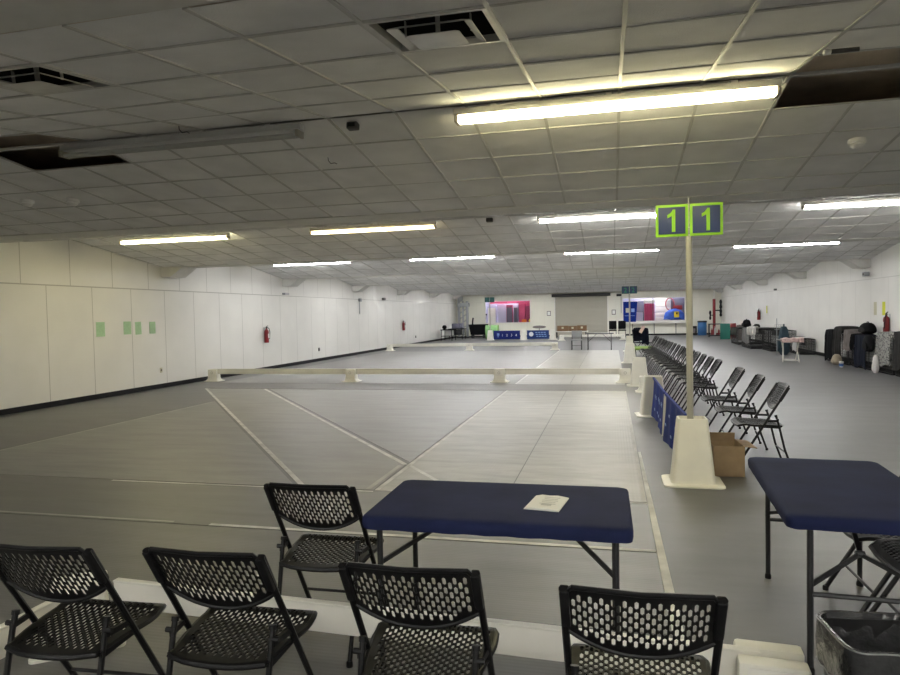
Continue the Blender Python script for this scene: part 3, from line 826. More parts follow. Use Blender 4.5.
# cardboard boxes
def carton(label, loc, rz, sx, sy, sz, flap):
    t = thing('cardboard_box', label, 'box', loc, rz)
    m = MB(); th = .006
    m.box((0, 0, th / 2), (sx, sy, th))
    for s in (-1, 1):
        m.box((s * (sx / 2 - th / 2), 0, sz / 2), (th, sy, sz)); m.box((0, s * (sy / 2 - th / 2), sz / 2), (sx, th, sz))
    m.obj('carton', M_card, t, smooth=0)
    if flap:
        m = MB(); m.box((sx / 2 + flap / 2, 0, sz - .01), (flap, sy * .95, .006), rot=Matrix.Rotation(.12, 3, 'Y')); m.obj('flap', M_card, t)
        m = MB(); m.box((0, sy / 2 - .01, sz + .02), (sx * .95, .006, .10), rot=Matrix.Rotation(.15, 3, 'X')); m.obj('flap', M_card, t)
carton('open cardboard box on the floor behind the sign post base', (1.13, 7.43, 0), R(3), .30, .42, .31, .12)
carton('small cardboard box half hidden behind the pole beside the blue banner', (.98, 9.6, 0), R(8), .22, .3, .2, 0)

# waste bin with liner
t = thing('waste_bin', 'black waste bin with a clear plastic liner beside the second table', 'waste bin', (.90, 2.51, 0), R(6))
m = MB(); m.loft([rrect(.30, .24, .05, 6, z=0), rrect(.30, .24, .05, 6, z=.006), rrect(.365, .29, .055, 6, z=.58), rrect(.345, .27, .05, 6, z=.58), rrect(.285, .22, .045, 6, z=.02)]); m.obj('bin_body', M_bin, t)
m = MB()
def ruf(w, d, z, a, f, ph=0):
    p = rrect(.378, .305, .06, 10)
    kx, ky = w / .378, d / .305
    q = []
    for i in range(len(p)):
        A = Vector(p[i]); B = Vector(p[(i + 1) % len(p)]); k = max(1, int((B - A).length / .02))
        for j in range(k):
            v = A.lerp(B, j / k); th = math.atan2(v.y, v.x); s = 1 + a * math.sin(f * th + ph) + a * .6 * math.sin(f * 2.3 * th + 1 + ph)
            q.append((v.x * s * kx, v.y * s * ky, z + a * .5 * math.sin(f * 1.3 * th + ph)))
    return q
rg = [ruf(.378, .305, .44, .006, 17), ruf(.384, .308, .455, .006, 17), ruf(.388, .312, .52, .010, 13, .5), ruf(.388, .314, .575, .005, 11, .7), ruf(.380, .305, .602, .002, 7, 1), ruf(.360, .288, .600, .003, 7, 1.2), ruf(.335, .265, .54, .02, 9, 1.4), ruf(.30, .23, .43, .04, 7, 1.7), ruf(.26, .20, .30, .04, 7, 2), ruf(.2, .15, .22, .04, 7, 2)]
m.loft(rg, False, True); m.obj('bin_liner', M_bag, t, smooth=60)
m = MB(); m.tube([Vector(p) for p in ruf(.384, .308, .445, .006, 17)], .003, 5, closed=True); m.tube([Vector(p) for p in ruf(.384, .309, .597, .002, 7, 1)], .0028, 5, closed=True); m.obj('liner_edge', M_rim, t)

# ------------------------------------------------------------------ things on the long walls
def extinguisher(label, loc, rz, tagged=True):
    t = thing('fire_extinguisher', label, 'fire extinguisher', loc, rz, 'wall fire extinguishers')   # local +x points off the wall
    m = MB(); m.lathe([(.0, 0), (.07, 0), (.075, .02), (.075, .36), (.06, .41), (.028, .44), (.028, .47)], (.085, 0, 0), 16, True, True); m.obj('cylinder', M_red, t)
    m = MB(); m.box((.085, 0, .49), (.04, .045, .05), bev=.006); m.bar((.085, 0, .52), (.085, .11, .55), .02, .014); m.bar((.085, 0, .50), (.085, .10, .49), .02, .01); m.obj('valve_handle', M_black, t)
    m = MB(); m.tube([(.085, .02, .49), (.13, .09, .46), (.15, .10, .34), (.15, .07, .12)], .012, 8); m.obj('hose', M_black, t)
    m = MB(); m.box((.165, 0, .22), (.004, .09, .14)); m.obj('label_plate', M_paper, t)
    m = MB(); m.box((.006, 0, .25), (.012, .08, .5)); m.obj('wall_bracket', M_steel, t)
    return t
E0 = extinguisher('red fire extinguisher on the long wall past the green papers', (XL, 19.85, .90), 0)
dup(E0, (XL, 34.7, .88), 0, 'small distant red fire extinguisher far down the long wall')
dup(E0, (XR, 19.85, .98), PI, 'red fire extinguisher on the wall above the coats')
dup(E0, (XR, 35.6, 1.12), PI, 'distant red fire extinguisher above the wire crates')
def paper(name, label, x, y, z, w, h, m, rz=0, group=None):
    s = 1 if x < 0 else -1
    o = MB().box((0, 0, 0), (.003, w, h)).obj(name, m, loc=(x + s * .0035, y, z), smooth=0)
    o.rotation_euler = (rz, 0, 0)
    return tag(o, label, 'paper', group)
for y, z, w, h, lab, rz in ((12.65, 1.525, .26, .32, 'green paper on the long wall, the one standing apart', 0), (13.50, 1.535, .25, .30, 'green paper taped just before the wall joint, second of four', 0), (13.87, 1.52, .21, .30, 'green paper taped just past the wall joint, third of four', R(2)), (14.38, 1.52, .22, .29, 'green paper farthest along the long wall, last of four', 0)):
    paper('green_paper', lab, XL, y, z, w, h, M_papergreen, rz, 'green papers taped to the wall')
paper('wall_notice', 'bright yellow paper above the extinguisher over the coats', XR, 20.25, 1.62, .20, .36, M_paperyellow)
paper('wall_notice', 'beige paper next to the bright yellow paper over the coats', XR, 20.85, 1.62, .20, .36, M_paperbeige)
paper('wall_notice', 'small distant yellow paper beside the far extinguisher', XR, 34.2, 1.62, .2, .34, M_paperyellow)
def wallbox(name, label, cat, x, y, z, sx, sy, sz, m, m2=None):
    s = 1 if x < 0 else -1
    t = thing(name, label, cat, (x, y, z))
    MB().box((s * (sx / 2 + .001), 0, 0), (sx, sy, sz), bev=min(sx, sy, sz) * .15).obj('body', m, t)
    if m2: MB().box((s * (sx + .003), 0, 0), (.004, sy * .5, sz * .35), bev=.001).obj('socket_face', m2, t)
wallbox('wall_outlet', 'pale socket plate low on the long wall below the green papers', 'outlet', XL, 14.65, .45, .012, .08, .12, M_paperbeige, M_junction)
wallbox('wall_outlet', 'dark socket low on the long wall past the first extinguisher', 'outlet', XL, 24.0, .45, .03, .08, .13, M_junction, M_black)
wallbox('wall_outlet', 'small dark socket low on the long wall near the far extinguisher', 'outlet', XL, 37.2, .45, .03, .10, .13, M_junction)
wallbox('wall_speaker', 'small grey box high on the long wall under the second haunch', 'wall box', XL, 21.3, 2.52, .12, .30, .07, M_chrome)
wallbox('wall_speaker', 'small grey box with a conduit high on the long wall', 'wall box', XL, 28.4, 2.42, .1, .22, .14, M_chrome)
tag(MB().tube([(0, 0, 0), (0, 0, .55)], .016, 8).obj('conduit', M_chrome, loc=(XL + .02, 28.4, 1.8)), 'grey vertical conduit below the small box on the long wall', 'conduit')
wallbox('wall_speaker', 'dark box high on the long wall near the far end', 'wall box', XL, 31.6, 2.52, .12, .3, .12, M_junction)
wallbox('wall_lamp', 'twin-headed grey emergency lamp high on the wall above the coats', 'wall lamp', XR, 21.35, 2.60, .14, .20, .13, M_chrome, M_junction)
wallbox('wall_outlet', 'small dark box under the ceiling on the aisle wall past the crates', 'wall box', XR, 32.3, 2.5, .1, .2, .08, M_junction)

# ------------------------------------------------------------------ far wall: windows, shutter, store rooms
def window(n, W):
    x0, x1, z0, z1 = W
    m = MB(); y = YF
    for a in ((x0, x0 + .06, z0, z1), (x1 - .06, x1, z0, z1), (x0, x1, z0, z0 + .06), (x0, x1, z1 - .06, z1)):
        m.box(((a[0] + a[1]) / 2, y + .03, (a[2] + a[3]) / 2), (a[1] - a[0], .14, a[3] - a[2]))
    f = m.obj('window_%d' % n, M_frame, smooth=0); struct(f)
    MB().box(((x0 + x1) / 2, y + .05, (z0 + z1) / 2), (x1 - x0 - .1, .006, z1 - z0 - .1)).obj('pane', M_glass, f)
    return f
w1 = window(1, WIN1); w2 = window(2, WIN2)
m = MB(); m.box((2.76, YF + .03, 1.76), (.04, .05, 1.6)); m.box((3.8, YF + .03, 1.55), (2.1, .04, .02)); m.obj('mullion', M_greyblue, w2)
m = MB(); m.box((2.9, YF - .12, .89), (4.4, .26, .07)); m.obj('sill', M_frame, w2)
sh = MB()
x0, x1, z0, z1 = SHUT
prof = []
n = 32
for i in range(n):
    za = z1 * i / n; dz = z1 / n
    prof += [(0, za), (-.018, za + dz * .25), (-.018, za + dz * .7), (0, za + dz * .95)]
sh.loft([[(x, YF + .04 + p[0], p[1]) for p in prof] for x in (x0, x1)], False, False, close=False)
d = sh.obj('door_1', M_shutter, smooth=0); struct(d)
MB().box(((x0 + x1) / 2 + .0, YF - .12, 2.85), (x1 - x0 + .45, .26, .20), bev=.02).obj('shutter_hood', M_hood, d)
m = MB()
for x in (x0 - .04, x1 + .04): m.box((x, YF - .015, 1.36), (.09, .04, 2.7))
m.obj('guide_rail', M_frame, d)
# store rooms behind
for n, (a, b_, mm) in enumerate(((-9.6, -4.9, M_lilac), (.2, 5.4, M_lilac))):
    m = MB(); y0, y1 = YF + .13, YF + 3.2
    m.box(((a + b_) / 2, y1 + .05, 1.6), (b_ - a, .1, 3.4)); m.box((a, (y0 + y1) / 2, 1.6), (.1, y1 - y0, 3.4)); m.box((b_, (y0 + y1) / 2, 1.6), (.1, y1 - y0, 3.4)); m.box(((a + b_) / 2, (y0 + y1) / 2, 3.3), (b_ - a, y1 - y0, .1))
    struct(m.obj('wall_store_%d' % (n + 1), mm, smooth=0))
    t = thing('fluorescent_light', ['store room strip light behind the pink cabinets', 'store room strip light above the red tubes'][n], 'ceiling light', ((a + b_) / 2, YF + 1.0, 3.24), 0, 'store room strip lights')
    MB().box((0, 0, -.03), (2.4, .12, .06)).obj('housing', M_house, t); MB().tube([(-1.15, 0, -.08), (1.15, 0, -.08)], .02, 10).obj('tube', M_tubeR, t)
def cabinet(label, x0, x1, y, z1, m, doorm):
    t = thing('storage_cabinet', label, 'cabinet', ((x0 + x1) / 2, y, 0), 0, 'store room cabinets')
    w = x1 - x0
    MB().box((0, 0, z1 / 2), (w, .45, z1), bev=.01).obj('body', m, t)
    MB().box((0, -.235, z1 * .56), (w * .86, .02, z1 * .7), bev=.004).obj('door', doorm, t)
cabinet('pale lilac cabinet behind the left store window, by the corner', -8.8, -8.15, YF + .9, 2.3, M_lilac, M_frame)
cabinet('lilac cabinet behind the left store window, second from the corner', -8.05, -7.42, YF + .9, 2.35, M_lilac, M_lilac)
cabinet('cabinet with a dark slate door behind the left store window', -7.40, -6.95, YF + .9, 2.3, M_pinkdark, M_greyblue)
cabinet('narrow cabinet with slate door and pale frame in the left store window', -6.88, -6.55, YF + .9, 2.3, M_lilac, M_greyblue)
cabinet('tall pink cabinet behind the left store window', -6.50, -6.02, YF + .9, 2.4, M_pink, M_pink)
cabinet('pink cabinet with a dark door in the left store window', -5.98, -5.62, YF + .9, 2.4, M_pink, M_pinkdark)
cabinet('narrow pink cabinet at the end of the left store window', -5.58, -5.30, YF + .9, 2.4, M_pink, M_pinkdark)
tag(MB().box((0, 0, 0), (3.1, .05, .16), bev=.01).obj('header_board', M_pink, loc=(-7.0, YF + .45, 2.47), smooth=0), 'long pink header board over the store room cabinets', 'board')
o = MB().lathe([(.0, -.14), (.09, -.11), (.14, 0), (.09, .11), (0, .14)], n=16).obj('ball', M_yellow, loc=(-5.78, YF + .45, 1.33)); tag(o, 'yellow ball low behind the left store window', 'ball')
o = MB().box((0, 0, .0), (.34, .24, .24), bev=.05).obj('bag', M_orange, loc=(-6.08, YF + .36, 1.12)); tag(o, 'orange bag beside the yellow ball', 'bag')
o = MB().box((0, 0, .5), (1.1, .26, 1.0)).obj('counter', M_frame, loc=(-5.95, YF + .36, 0)); tag(o, 'low white counter carrying the orange bag in the store room', 'counter')
bpy.data.objects['ball'].location = (-5.62, YF + .36, 1.14)
# right store window
t = thing('padded_mat_bundle', 'bundle of upright red padded tubes with a white top in the store window', 'padding', (2.55, YF + .7, 0))
for i in range(4):
    MB().lathe([(.10, 0), (.10, 1.62), (.06, 1.66)], (-.24 + i * .16, 0, .5), 14).obj('tube', M_pink, t)
MB().box((0, 0, .25), (.7, .3, .5)).obj('plinth', M_frame, t)
MB().box((0, 0, 2.30), (.72, .3, .26), bev=.06).obj('white_top', M_whitecloth, t)
cabinet('dark slate shelf unit between the blue flag and the red padded tubes', 1.55, 2.22, YF + 1.3, 2.35, M_greyblue, M_greyblue)
o = MB().box((0, 0, .79), (.62, .3, 1.58), bev=.02).obj('counter', M_lilac, loc=(1.8, YF + .6, 0)); tag(o, 'tall pale counter in front of the dark shelf unit', 'counter')
for i in range(5):
    tag(MB().box((0, 0, .16), (1.0, .4, .32), bev=.03).obj('foam_block', M_frame, loc=(3.5, YF + 1.5, .9 + i * .335 if i else .9)), 'white foam block, %s from the bottom of its stack in the store window' % ORD[i], 'foam block', 'white foam blocks in the store room')
tag(MB().box((0, 0, .45), (1.0, .5, .89)).obj('counter', M_lilac, loc=(3.5, YF + 1.5, 0)), 'pale counter under the white foam blocks', 'counter')
cabinet('dark grey cabinet at the end of the store window nearest the aisle wall', 4.05, 5.15, YF + 1.6, 2.5, M_greyblue, M_greyblue)
t = thing('play_tent', 'bright blue draped tent with a yellow patch in the store window', 'tent', (4.2, YF + .75, 0))
m = MB(); m.box((0, 0, .5), (1.3, .5, 1.0)); m.obj('stand', M_frame, t)
m = MB(); m.loft([[(.75 * math.cos(a) * s, .28 * math.sin(a) * s, z + (.08 * math.cos(5 * a) if z < 1.3 else 0)) for a in [2 * PI * j / 30 for j in range(30)]] for s, z in ((.95, 1.08), (.9, 1.3), (.8, 1.5), (.5, 1.68), (.12, 1.78))]); m.obj('canopy', mat('bright_blue_cloth', (.03, .11, .55), .6, noise=.25), t)
MB().box((.12, -.30, 1.38), (.32, .04, .42), bev=.03).obj('yellow_patch', M_yellow, t); MB().box((.14, -.325, 1.45), (.10, .02, .14), bev=.01).obj('mark', M_black, t)
o = MB().tube([(.28 * math.cos(2 * PI * j / 24), 0, .42 * math.sin(2 * PI * j / 24)) for j in range(24)], .035, 8, closed=True).obj('hoop', M_redpaint, loc=(3.95, YF + 1.2, 2.1)); tag(o, 'red hoop hanging against the dark cabinet', 'hoop')
tag(MB().box((0, 0, 0), (.55, .04, .3), bev=.01).obj('red_sign', M_redpaint, loc=(4.5, YF + 1.3, 1.85)), 'dull red sign on the dark cabinet in the store window', 'sign')
# wall frames, camera, blue poster
for x, lab in ((-4.28, 'small dark-framed notice between the left store window and the shutter'), (.16, 'small dark-framed notice between the shutter and the blue flag')):
    t = thing('framed_notice', lab, 'frame', (x, YF, 1.62))
    MB().box((0, -.012, 0), (.27, .022, .34)).obj('frame', M_taupe, t); MB().box((0, -.026, 0), (.19, .006, .25)).obj('sheet', M_paper, t)
t = thing('wall_speaker', 'black speaker box high on the wall beside the shutter', 'wall box', (.52, YF, 2.78))
MB().box((0, -.13, 0), (.34, .24, .16), bev=.02).obj('body', M_black, t)
tag(MB().tube([(0, 0, -.35), (0, 0, .75)], .02, 8).obj('conduit', M_chrome, loc=(.66, YF - .022, 1.9)), 'thin grey conduit beside the blue flag', 'conduit')
t = thing('wall_flag', 'large blue flag with a pale emblem hanging beside the right store window', 'flag', (1.27, YF - .05, 0))
m = MB(); 
poly = [(-.47, 2.32), (.47, 2.32), (.36, .92), (-.47, .92)]
m.loft([[(p[0], -.015, p[1]) for p in poly], [(p[0], .015, p[1]) for p in poly]]); m.obj('flag_sheet', M_banner, t, smooth=0)
m = MB(); m.box((-.18, -.019, 1.72), (.26, .006, .30), bev=.002); m.obj('emblem', M_paperbeige, t)
m = MB(); m.box((.16, -.019, 1.72), (.22, .006, .24), bev=.002); m.box((-.04, -.019, 1.35), (.66, .006, .03)); m.obj('print', M_printblue, t)
m = MB(); m.tube([(-.52, 0, 2.33), (.52, 0, 2.33)], .015, 8); m.obj('hanging_rod', M_white, t)
# riser, valves
t = thing('sprinkler_riser', 'red vertical pipe riser in the corner with black valves', 'pipe', (6.5, 46.6, 0))
MB().tube([(0, 0, 0), (0, 0, 2.35)], .09, 12).obj('pipe', M_redpaint, t)
MB().tube([(0, 0, 2.35), (0, 0, 2.9)], .06, 10).obj('upper_pipe', M_white, t)
MB().box((0, 0, .06), (.4, .4, .12), bev=.02).obj('floor_flange', M_redpaint, t)
m = MB(); m.lathe([(.05, 0), (.09, .1), (.06, .2), (.09, .35), (.05, .5), (.1, .6), (.06, .8), (.09, .95), (.05, 1.1)], (.40, -.05, 1.2), 10); m.tube([(0, 0, 1.6), (.40, -.05, 1.6)], .04, 8); m.obj('valve', M_black, t)
m = MB(); m.lathe([(.04, 0), (.07, .1), (.04, .3), (.08, .45), (.04, .6)], (-.28, -.3, 1.0), 10); m.tube([(0, 0, 1.3), (-.28, -.3, 1.3)], .03, 8); m.obj('valve', M_coatgrey, t)
# low rack by the riser
t = thing('low_rack', 'low dark rack of small things by the red pipe riser', 'rack', (6.25, 43.6, 0))
MB().box((0, 0, .10), (1.0, .5, .06)).obj('base_shelf', M_blackmetal, t); MB().box((0, 0, .78), (1.0, .5, .05)).obj('top_shelf', M_blackmetal, t)
for x in (-.47, .47):
    for y in (-.22, .22): MB().box((x, y, .4), (.04, .04, .8)).obj('leg', M_blackmetal, t)
for i, (x, h) in enumerate(((-.3, .4), (-.12, .5), (.1, .35), (.3, .45))):
    tag(MB().lathe([(.05, 0), (.055, h * .7), (.02, h * .85), (.02, h)], n=10).obj('bottle', M_whitecloth if i % 2 else M_redpaint, loc=(6.25 + x, 43.6, .131)), ['red bottle at the window end of the low rack', 'tall white bottle on the low rack', 'short red bottle on the low rack', 'white bottle at the wall end of the low rack'][i], 'bottle', 'bottles on the low rack')
t = thing('barrel', 'blue plastic barrel with a black lid under the far window end', 'barrel', (5.75, 46.5, 0))
MB().lathe([(.24, 0), (.28, .03), (.28, .27), (.295, .30), (.28, .33), (.28, .56), (.295, .59), (.28, .62), (.27, .84)], n=20).obj('drum', M_barrel, t)
MB().lathe([(.30, .84), (.30, .93), (.26, .95)], n=20).obj('lid', M_black, t)
t = thing('floor_box', 'low dark crate beside the blue barrel', 'crate', (5.2, 46.9, 0)); MB().box((0, 0, .3), (.5, .4, .6), bev=.02).obj('body', M_coatgrey, t); MB().box((0, -.21, .3), (.3, .02, .3), bev=.005).obj('panel', M_taupe, t)
# teal board leaning
t = thing('gym_mat', 'teal folding board standing open with a red inner leaf near the crates', 'folding board', (6.15, 40.0, 0), R(-4))
m = MB(); m.box((0, 0, .44), (.52, .05, .88), bev=.008); m.obj('front_leaf', M_board, t)
m = MB(); m.loft([[(.27, .0, .02), (.62, .45, .02), (.58, .45, .88), (.27, 0, .88)], [(.29, -.03, .02), (.64, .42, .02), (.60, .42, .88), (.29, -.03, .88)]]); m.obj('side_leaf', M_redpaint, t, smooth=0)
t = thing('mat_roll', 'grey rolled mat standing behind the teal board', 'mat roll', (6.72, 38.9, 0)); MB().lathe([(.16, 0), (.17, .05), (.17, .75), (.15, .8)], n=16).obj('roll', M_taupe, t); MB().lathe([(.06, .8), (.06, .82)], n=10).obj('core', M_black, t)

# ------------------------------------------------------------------ wire crates and what lies on them
def make_crate(label, loc, rz, sx, sy, sz, m=M_wire):
    t = thing('wire_crate', label, 'dog crate', loc, rz, 'wire crates along the aisle wall')
    MB().box((0, 0, .02), (sx, sy, .03), bev=.005).obj('tray', M_coatblack, t)
    f = MB()
    for x in (-1, 1):
        for y in (-1, 1): f.bar((x * sx / 2, y * sy / 2, .02), (x * sx / 2, y * sy / 2, sz), .014)
    for z in (.04, sz):
        for y in (-1, 1): f.bar((-sx / 2, y * sy / 2, z), (sx / 2, y * sy / 2, z), .014)
        for x in (-1, 1): f.bar((x * sx / 2, -sy / 2, z), (x * sx / 2, sy / 2, z), .014)
    f.obj('frame', m, t, smooth=0)
    for nm, fix, s in (('wire_panel', 'y', -1), ('wire_panel', 'y', 1), ('wire_panel', 'x', -1), ('wire_panel', 'x', 1)):
        w = MB(); L = sx if fix == 'y' else sy
        nv = max(3, int(L / .055)); nh = 6
        P = (lambda u, z: (u, s * sy / 2, z)) if fix == 'y' else (lambda u, z: (s * sx / 2, u, z))
        for i in range(1, nv): u = -L / 2 + L * i / nv; w.bar(P(u, .03), P(u, sz), .006)
        for i in range(1, nh): z = sz * i / nh; w.bar(P(-L / 2, z), P(L / 2, z), .007)
        w.obj(nm, m, t, smooth=0)
    w = MB()
    for i in range(1, 10): x = -sx / 2 + sx * i / 10; w.bar((x, -sy / 2, sz), (x, sy / 2, sz), .006)
    w.obj('wire_lid', m, t, smooth=0)
    return t
def drape(name, label, cat, loc, rz, sx, sy, top, f_drop, b_drop, m, lump=.02, seed=0, group=None, side=0.0, th=.012):
    """a cloth laid over a box top (sx across, sy deep) hanging down its front (-y) and back"""
    rnd = random.Random(seed); ph = [rnd.uniform(0, 6) for _ in range(6)]
    prof = []
    for i in range(7): prof.append((-sy / 2 - .012 - .012 * math.sin(i), top - f_drop * (1 - i / 6)))
    for i in range(1, 6): prof.append((-sy / 2 + sy * i / 6, top + .012))
    for i in range(7): prof.append((sy / 2 + .012, top - b_drop * i / 6))
    nx = 22; mb = MB(); A = []
    for j, (y, z) in enumerate(prof):
        row = []
        for i in range(nx + 1):
            u = i / nx - .5
            fold = lump * (math.sin(u * 17 + ph[0]) + .6 * math.sin(u * 31 + ph[1] + j * .25))
            hang = 1 if j < 6 else (.35 if j < 13 else .05)
            zz = z + lump * .8 * abs(math.sin(u * 9 + ph[2])) * (1 if 5 < j < 13 else 0)
            if j == 0: zz += .06 * math.sin(u * 7 + ph[3]) * f_drop
            if side: zz -= side * max(0, abs(u) - .40) * 8 * (1 if j > 5 else .3)
            row.append(Vector((u * sx, y - abs(fold) * hang * (1 if j < 10 else -1), zz)))
        A.append(row)
    V1 = [[mb.bm.verts.new(p) for p in r] for r in A]
    V2 = []
    for j, r in enumerate(A):
        off = Vector((0, -th, 0)) if j < 6 else (Vector((0, 0, th)) if j < 13 else Vector((0, th, 0)))
        if j in (6, 7): off = Vector((0, -th * .7, th * .7))
        if j in (11, 12): off = Vector((0, th * .7, th * .7))
        V2.append([mb.bm.verts.new(p + off) for p in r])
    nj = len(A)
    for j in range(nj - 1):
        for i in range(nx):
            mb._face((V1[j][i], V1[j + 1][i], V1[j + 1][i + 1], V1[j][i + 1])); mb._face((V2[j][i], V2[j][i + 1], V2[j + 1][i + 1], V2[j + 1][i]))
        for i in (0, nx): mb._face((V1[j][i], V1[j + 1][i], V2[j + 1][i], V2[j][i]))
    for i in range(nx):
        for j in (0, nj - 1): mb._face((V1[j][i], V1[j][i + 1], V2[j][i + 1], V2[j][i]))
    o = mb.obj(name, m, loc=loc, rz=rz, smooth=70)
    return tag(o, label, cat, group)
RZ = R(-90)   # local -y (front) faces the aisle (-X)
def W(y, x=6.81): return (x, y, 0)
# coats corner
make_crate('tall wire crate hung with the black and grey coats, by the paper cup', W(22.35), RZ, 2.0, .42, .90)
make_crate('wire crate under the black backpack and navy cover', W(20.25), RZ, 1.7, .42, .86)
make_crate('wire crate under the flecked grey blanket', W(18.75), RZ, .95, .42, .98)
make_crate('wire crate at the frame end of the coat row', W(17.55), RZ, 1.1, .42, 1.02)
drape('coat', 'long black coat hanging to the floor at the window end of the coat row', 'coat', W(23.05), RZ, .75, .44, .95, .90, .3, M_coatblack, .03, 1, 'coats over the crates', .10)
drape('coat', 'charcoal coat with rounded shoulders over the tall crate', 'coat', W(22.2), RZ, .72, .46, 1.06, .85, .3, M_coatgrey, .035, 2, 'coats over the crates', .16)
drape('coat', 'taupe jacket hanging over the tall crate, nearest the cup', 'coat', W(21.4), RZ, .58, .46, .99, .55, .3, M_taupe, .03, 3, 'coats over the crates', .12)
drape('coat', 'black jacket spread over the crate under the backpack', 'coat', W(20.94), RZ, .32, .44, .885, .40, .3, M_coatblack, .03, 14, 'coats over the crates', .05)
drape('crate_cover', 'navy cover hanging to the floor beside the taupe jacket', 'crate cover', W(20.35), RZ, .85, .44, .88, .84, .3, M_navycloth, .018, 4)
drape('blanket', 'flecked grey blanket hanging over a crate at the coat row', 'blanket', W(18.78), RZ, .85, .44, 1.0, .78, .3, M_blanket, .02, 5, None, .05)
drape('coat', 'dark grey coat over the crate past the flecked blanket', 'coat', W(17.62), RZ, 1.0, .44, 1.04, .85, .3, M_coatgrey, .02, 6, 'coats over the crates')
def lumpbag(name, label, cat, loc, rz, sx, sy, sz, m, m2, straps=True):
    t = thing(name, label, cat, loc, rz)
    b = MB()
    rings = []
    for i in range(9):
        v = i / 8; s = (1 - .5 * (2 * v - 1) ** 4) * (1 - .28 * v)
        rings.append([(math.copysign(abs(math.cos(a)) ** .6, math.cos(a)) * sx / 2 * s * (1 + .05 * math.sin(3 * a + v * 5)), math.copysign(abs(math.sin(a)) ** .6, math.sin(a)) * sy / 2 * s * (1 + .06 * math.cos(4 * a + v * 7)), v * sz) for a in [2 * PI * j / 24 for j in range(24)]])
    b.loft(rings); b.obj('body', m, t, smooth=60)
    b = MB(); b.loft([[(p[0] * .6, -sy / 2 * q + p[1] * .25, sz * .12 + p[2] * .45) for p in r] for r, q in zip(rings, [.9] * 9)]); b.obj('pocket', m2, t, smooth=60)
    if straps:
        b = MB(); b.tube([(-.07, 0, sz * .93), (-.05, 0, sz * 1.08), (.05, 0, sz * 1.08), (.07, 0, sz * .93)], .012, 8); b.obj('handle', m2, t)
    return t
lumpbag('backpack', 'black backpack sitting on top of the navy covered crate', 'bag', (6.83, 20.6, .935), RZ, .80, .34, .30, M_coatblack, M_coatgrey)
lumpbag('bag', 'round black bag hanging on the crate between backpack and blanket', 'bag', (6.47, 19.45, .52), RZ, .62, .2, .42, M_coatblack, M_coatblack, False)
lumpbag('tote_bag', 'tan canvas bag on the floor below the charcoal coat', 'bag', (6.40, 21.75, 0), RZ, .50, .24, .30, M_tan, M_tan, False)
lumpbag('bag', 'white plastic bag on the floor below the flecked blanket', 'bag', (6.47, 18.98, 0), RZ, .2, .14, .46, M_whitecloth, M_whitecloth, False)
t = thing('paper_cup', 'white and blue paper cup on the floor in front of the coats', 'cup', (6.22, 20.75, 0))
MB().lathe([(.045, 0), (.060, .15)], n=16).obj('cup', M_whitecloth, t); MB().lathe([(.052, .03), (.0595, .11)], n=16, cap0=False, cap1=False).obj('sleeve', M_cupblue, t); MB().lathe([(.063, .15), (.063, .16), (.05, .166)], n=16).obj('lid', M_white, t)
# middle crates
make_crate('short wire crate with grey and white sides, nearest the coats', W(27.2, 6.78), RZ, 1.9, .5, .55)
make_crate('wire crate behind the tray stand with the teal backpack before it', W(29.0, 6.45), RZ, 1.5, .9, .80)
make_crate('wire crate under a grey cover with a white blanket on its corner', W(31.2, 6.2), RZ, 2.0, 1.1, .80)
make_crate('wire crate with a black bag on top, near the teal board', W(34.6, 6.3), RZ, 1.8, 1.1, .74)
drape('crate_cover', 'grey cover sagging over the wire crate beside the white blanket', 'crate cover', W(31.0, 6.2), RZ, 1.5, 1.14, .82, .6, .3, M_greycover, .03, 8, 'crate covers')
drape('crate_cover', 'grey cover over the short wire crate nearest the coats', 'crate cover', W(27.9, 6.78), RZ, .55, .54, .57, .45, .3, M_greycover, .01, 18, 'crate covers')
drape('crate_cover', 'pale striped cover on the end of the short wire crate', 'crate cover', W(26.75, 6.78), RZ, .5, .54, .57, .45, .3, M_whitecloth, .01, 19, 'crate covers')
drape('blanket', 'crumpled white blanket on the corner of the grey covered crate', 'blanket', (5.75, 30.4, 0), R(-20), .36, .5, .87, .28, .2, M_whitecloth, .06, 9)
drape('crate_cover', 'dark cover over the wire crate carrying the black bag', 'crate cover', W(34.6, 6.3), RZ, 1.7, 1.14, .76, .35, .3, M_coatgrey, .02, 10, 'crate covers')
lumpbag('bag', 'black bag standing on the dark covered crate', 'bag', (6.25, 34.4, .80), RZ, .6, .4, .36, M_coatblack, M_coatgrey)
lumpbag('bag', 'small black pouch beside the black bag on the crate', 'bag', (6.6, 33.9, .80), RZ, .4, .3, .16, M_coatgrey, M_coatgrey, False)
lumpbag('backpack', 'teal backpack standing tall behind the tray stand', 'bag', (6.02, 26.3, 0), RZ, .5, .4, 1.02, M_teal, M_teal)
tag(MB().tube([(0, 0, 0), (0, 0, 1.32)], .012, 8).obj('stick', M_chrome, loc=(5.72, 26.0, 0)), 'thin grey stick standing upright by the teal backpack', 'stick')
t = thing('wire_basket', 'small wire basket on the crate behind the teal backpack', 'basket', (6.55, 29.3, .815)); 
m = MB()
for z in (0, .1, .2):
    m.tube([(p[0], p[1], z) for p in rrect(.34, .3, .03, 3)], .006, 6, closed=True)
for x in (-.16, -.08, 0, .08, .16):
    for y in (-.145, .145): m.bar((x, y, 0), (x, y, .2), .006)
m.obj('basket_wire', M_steel, t)
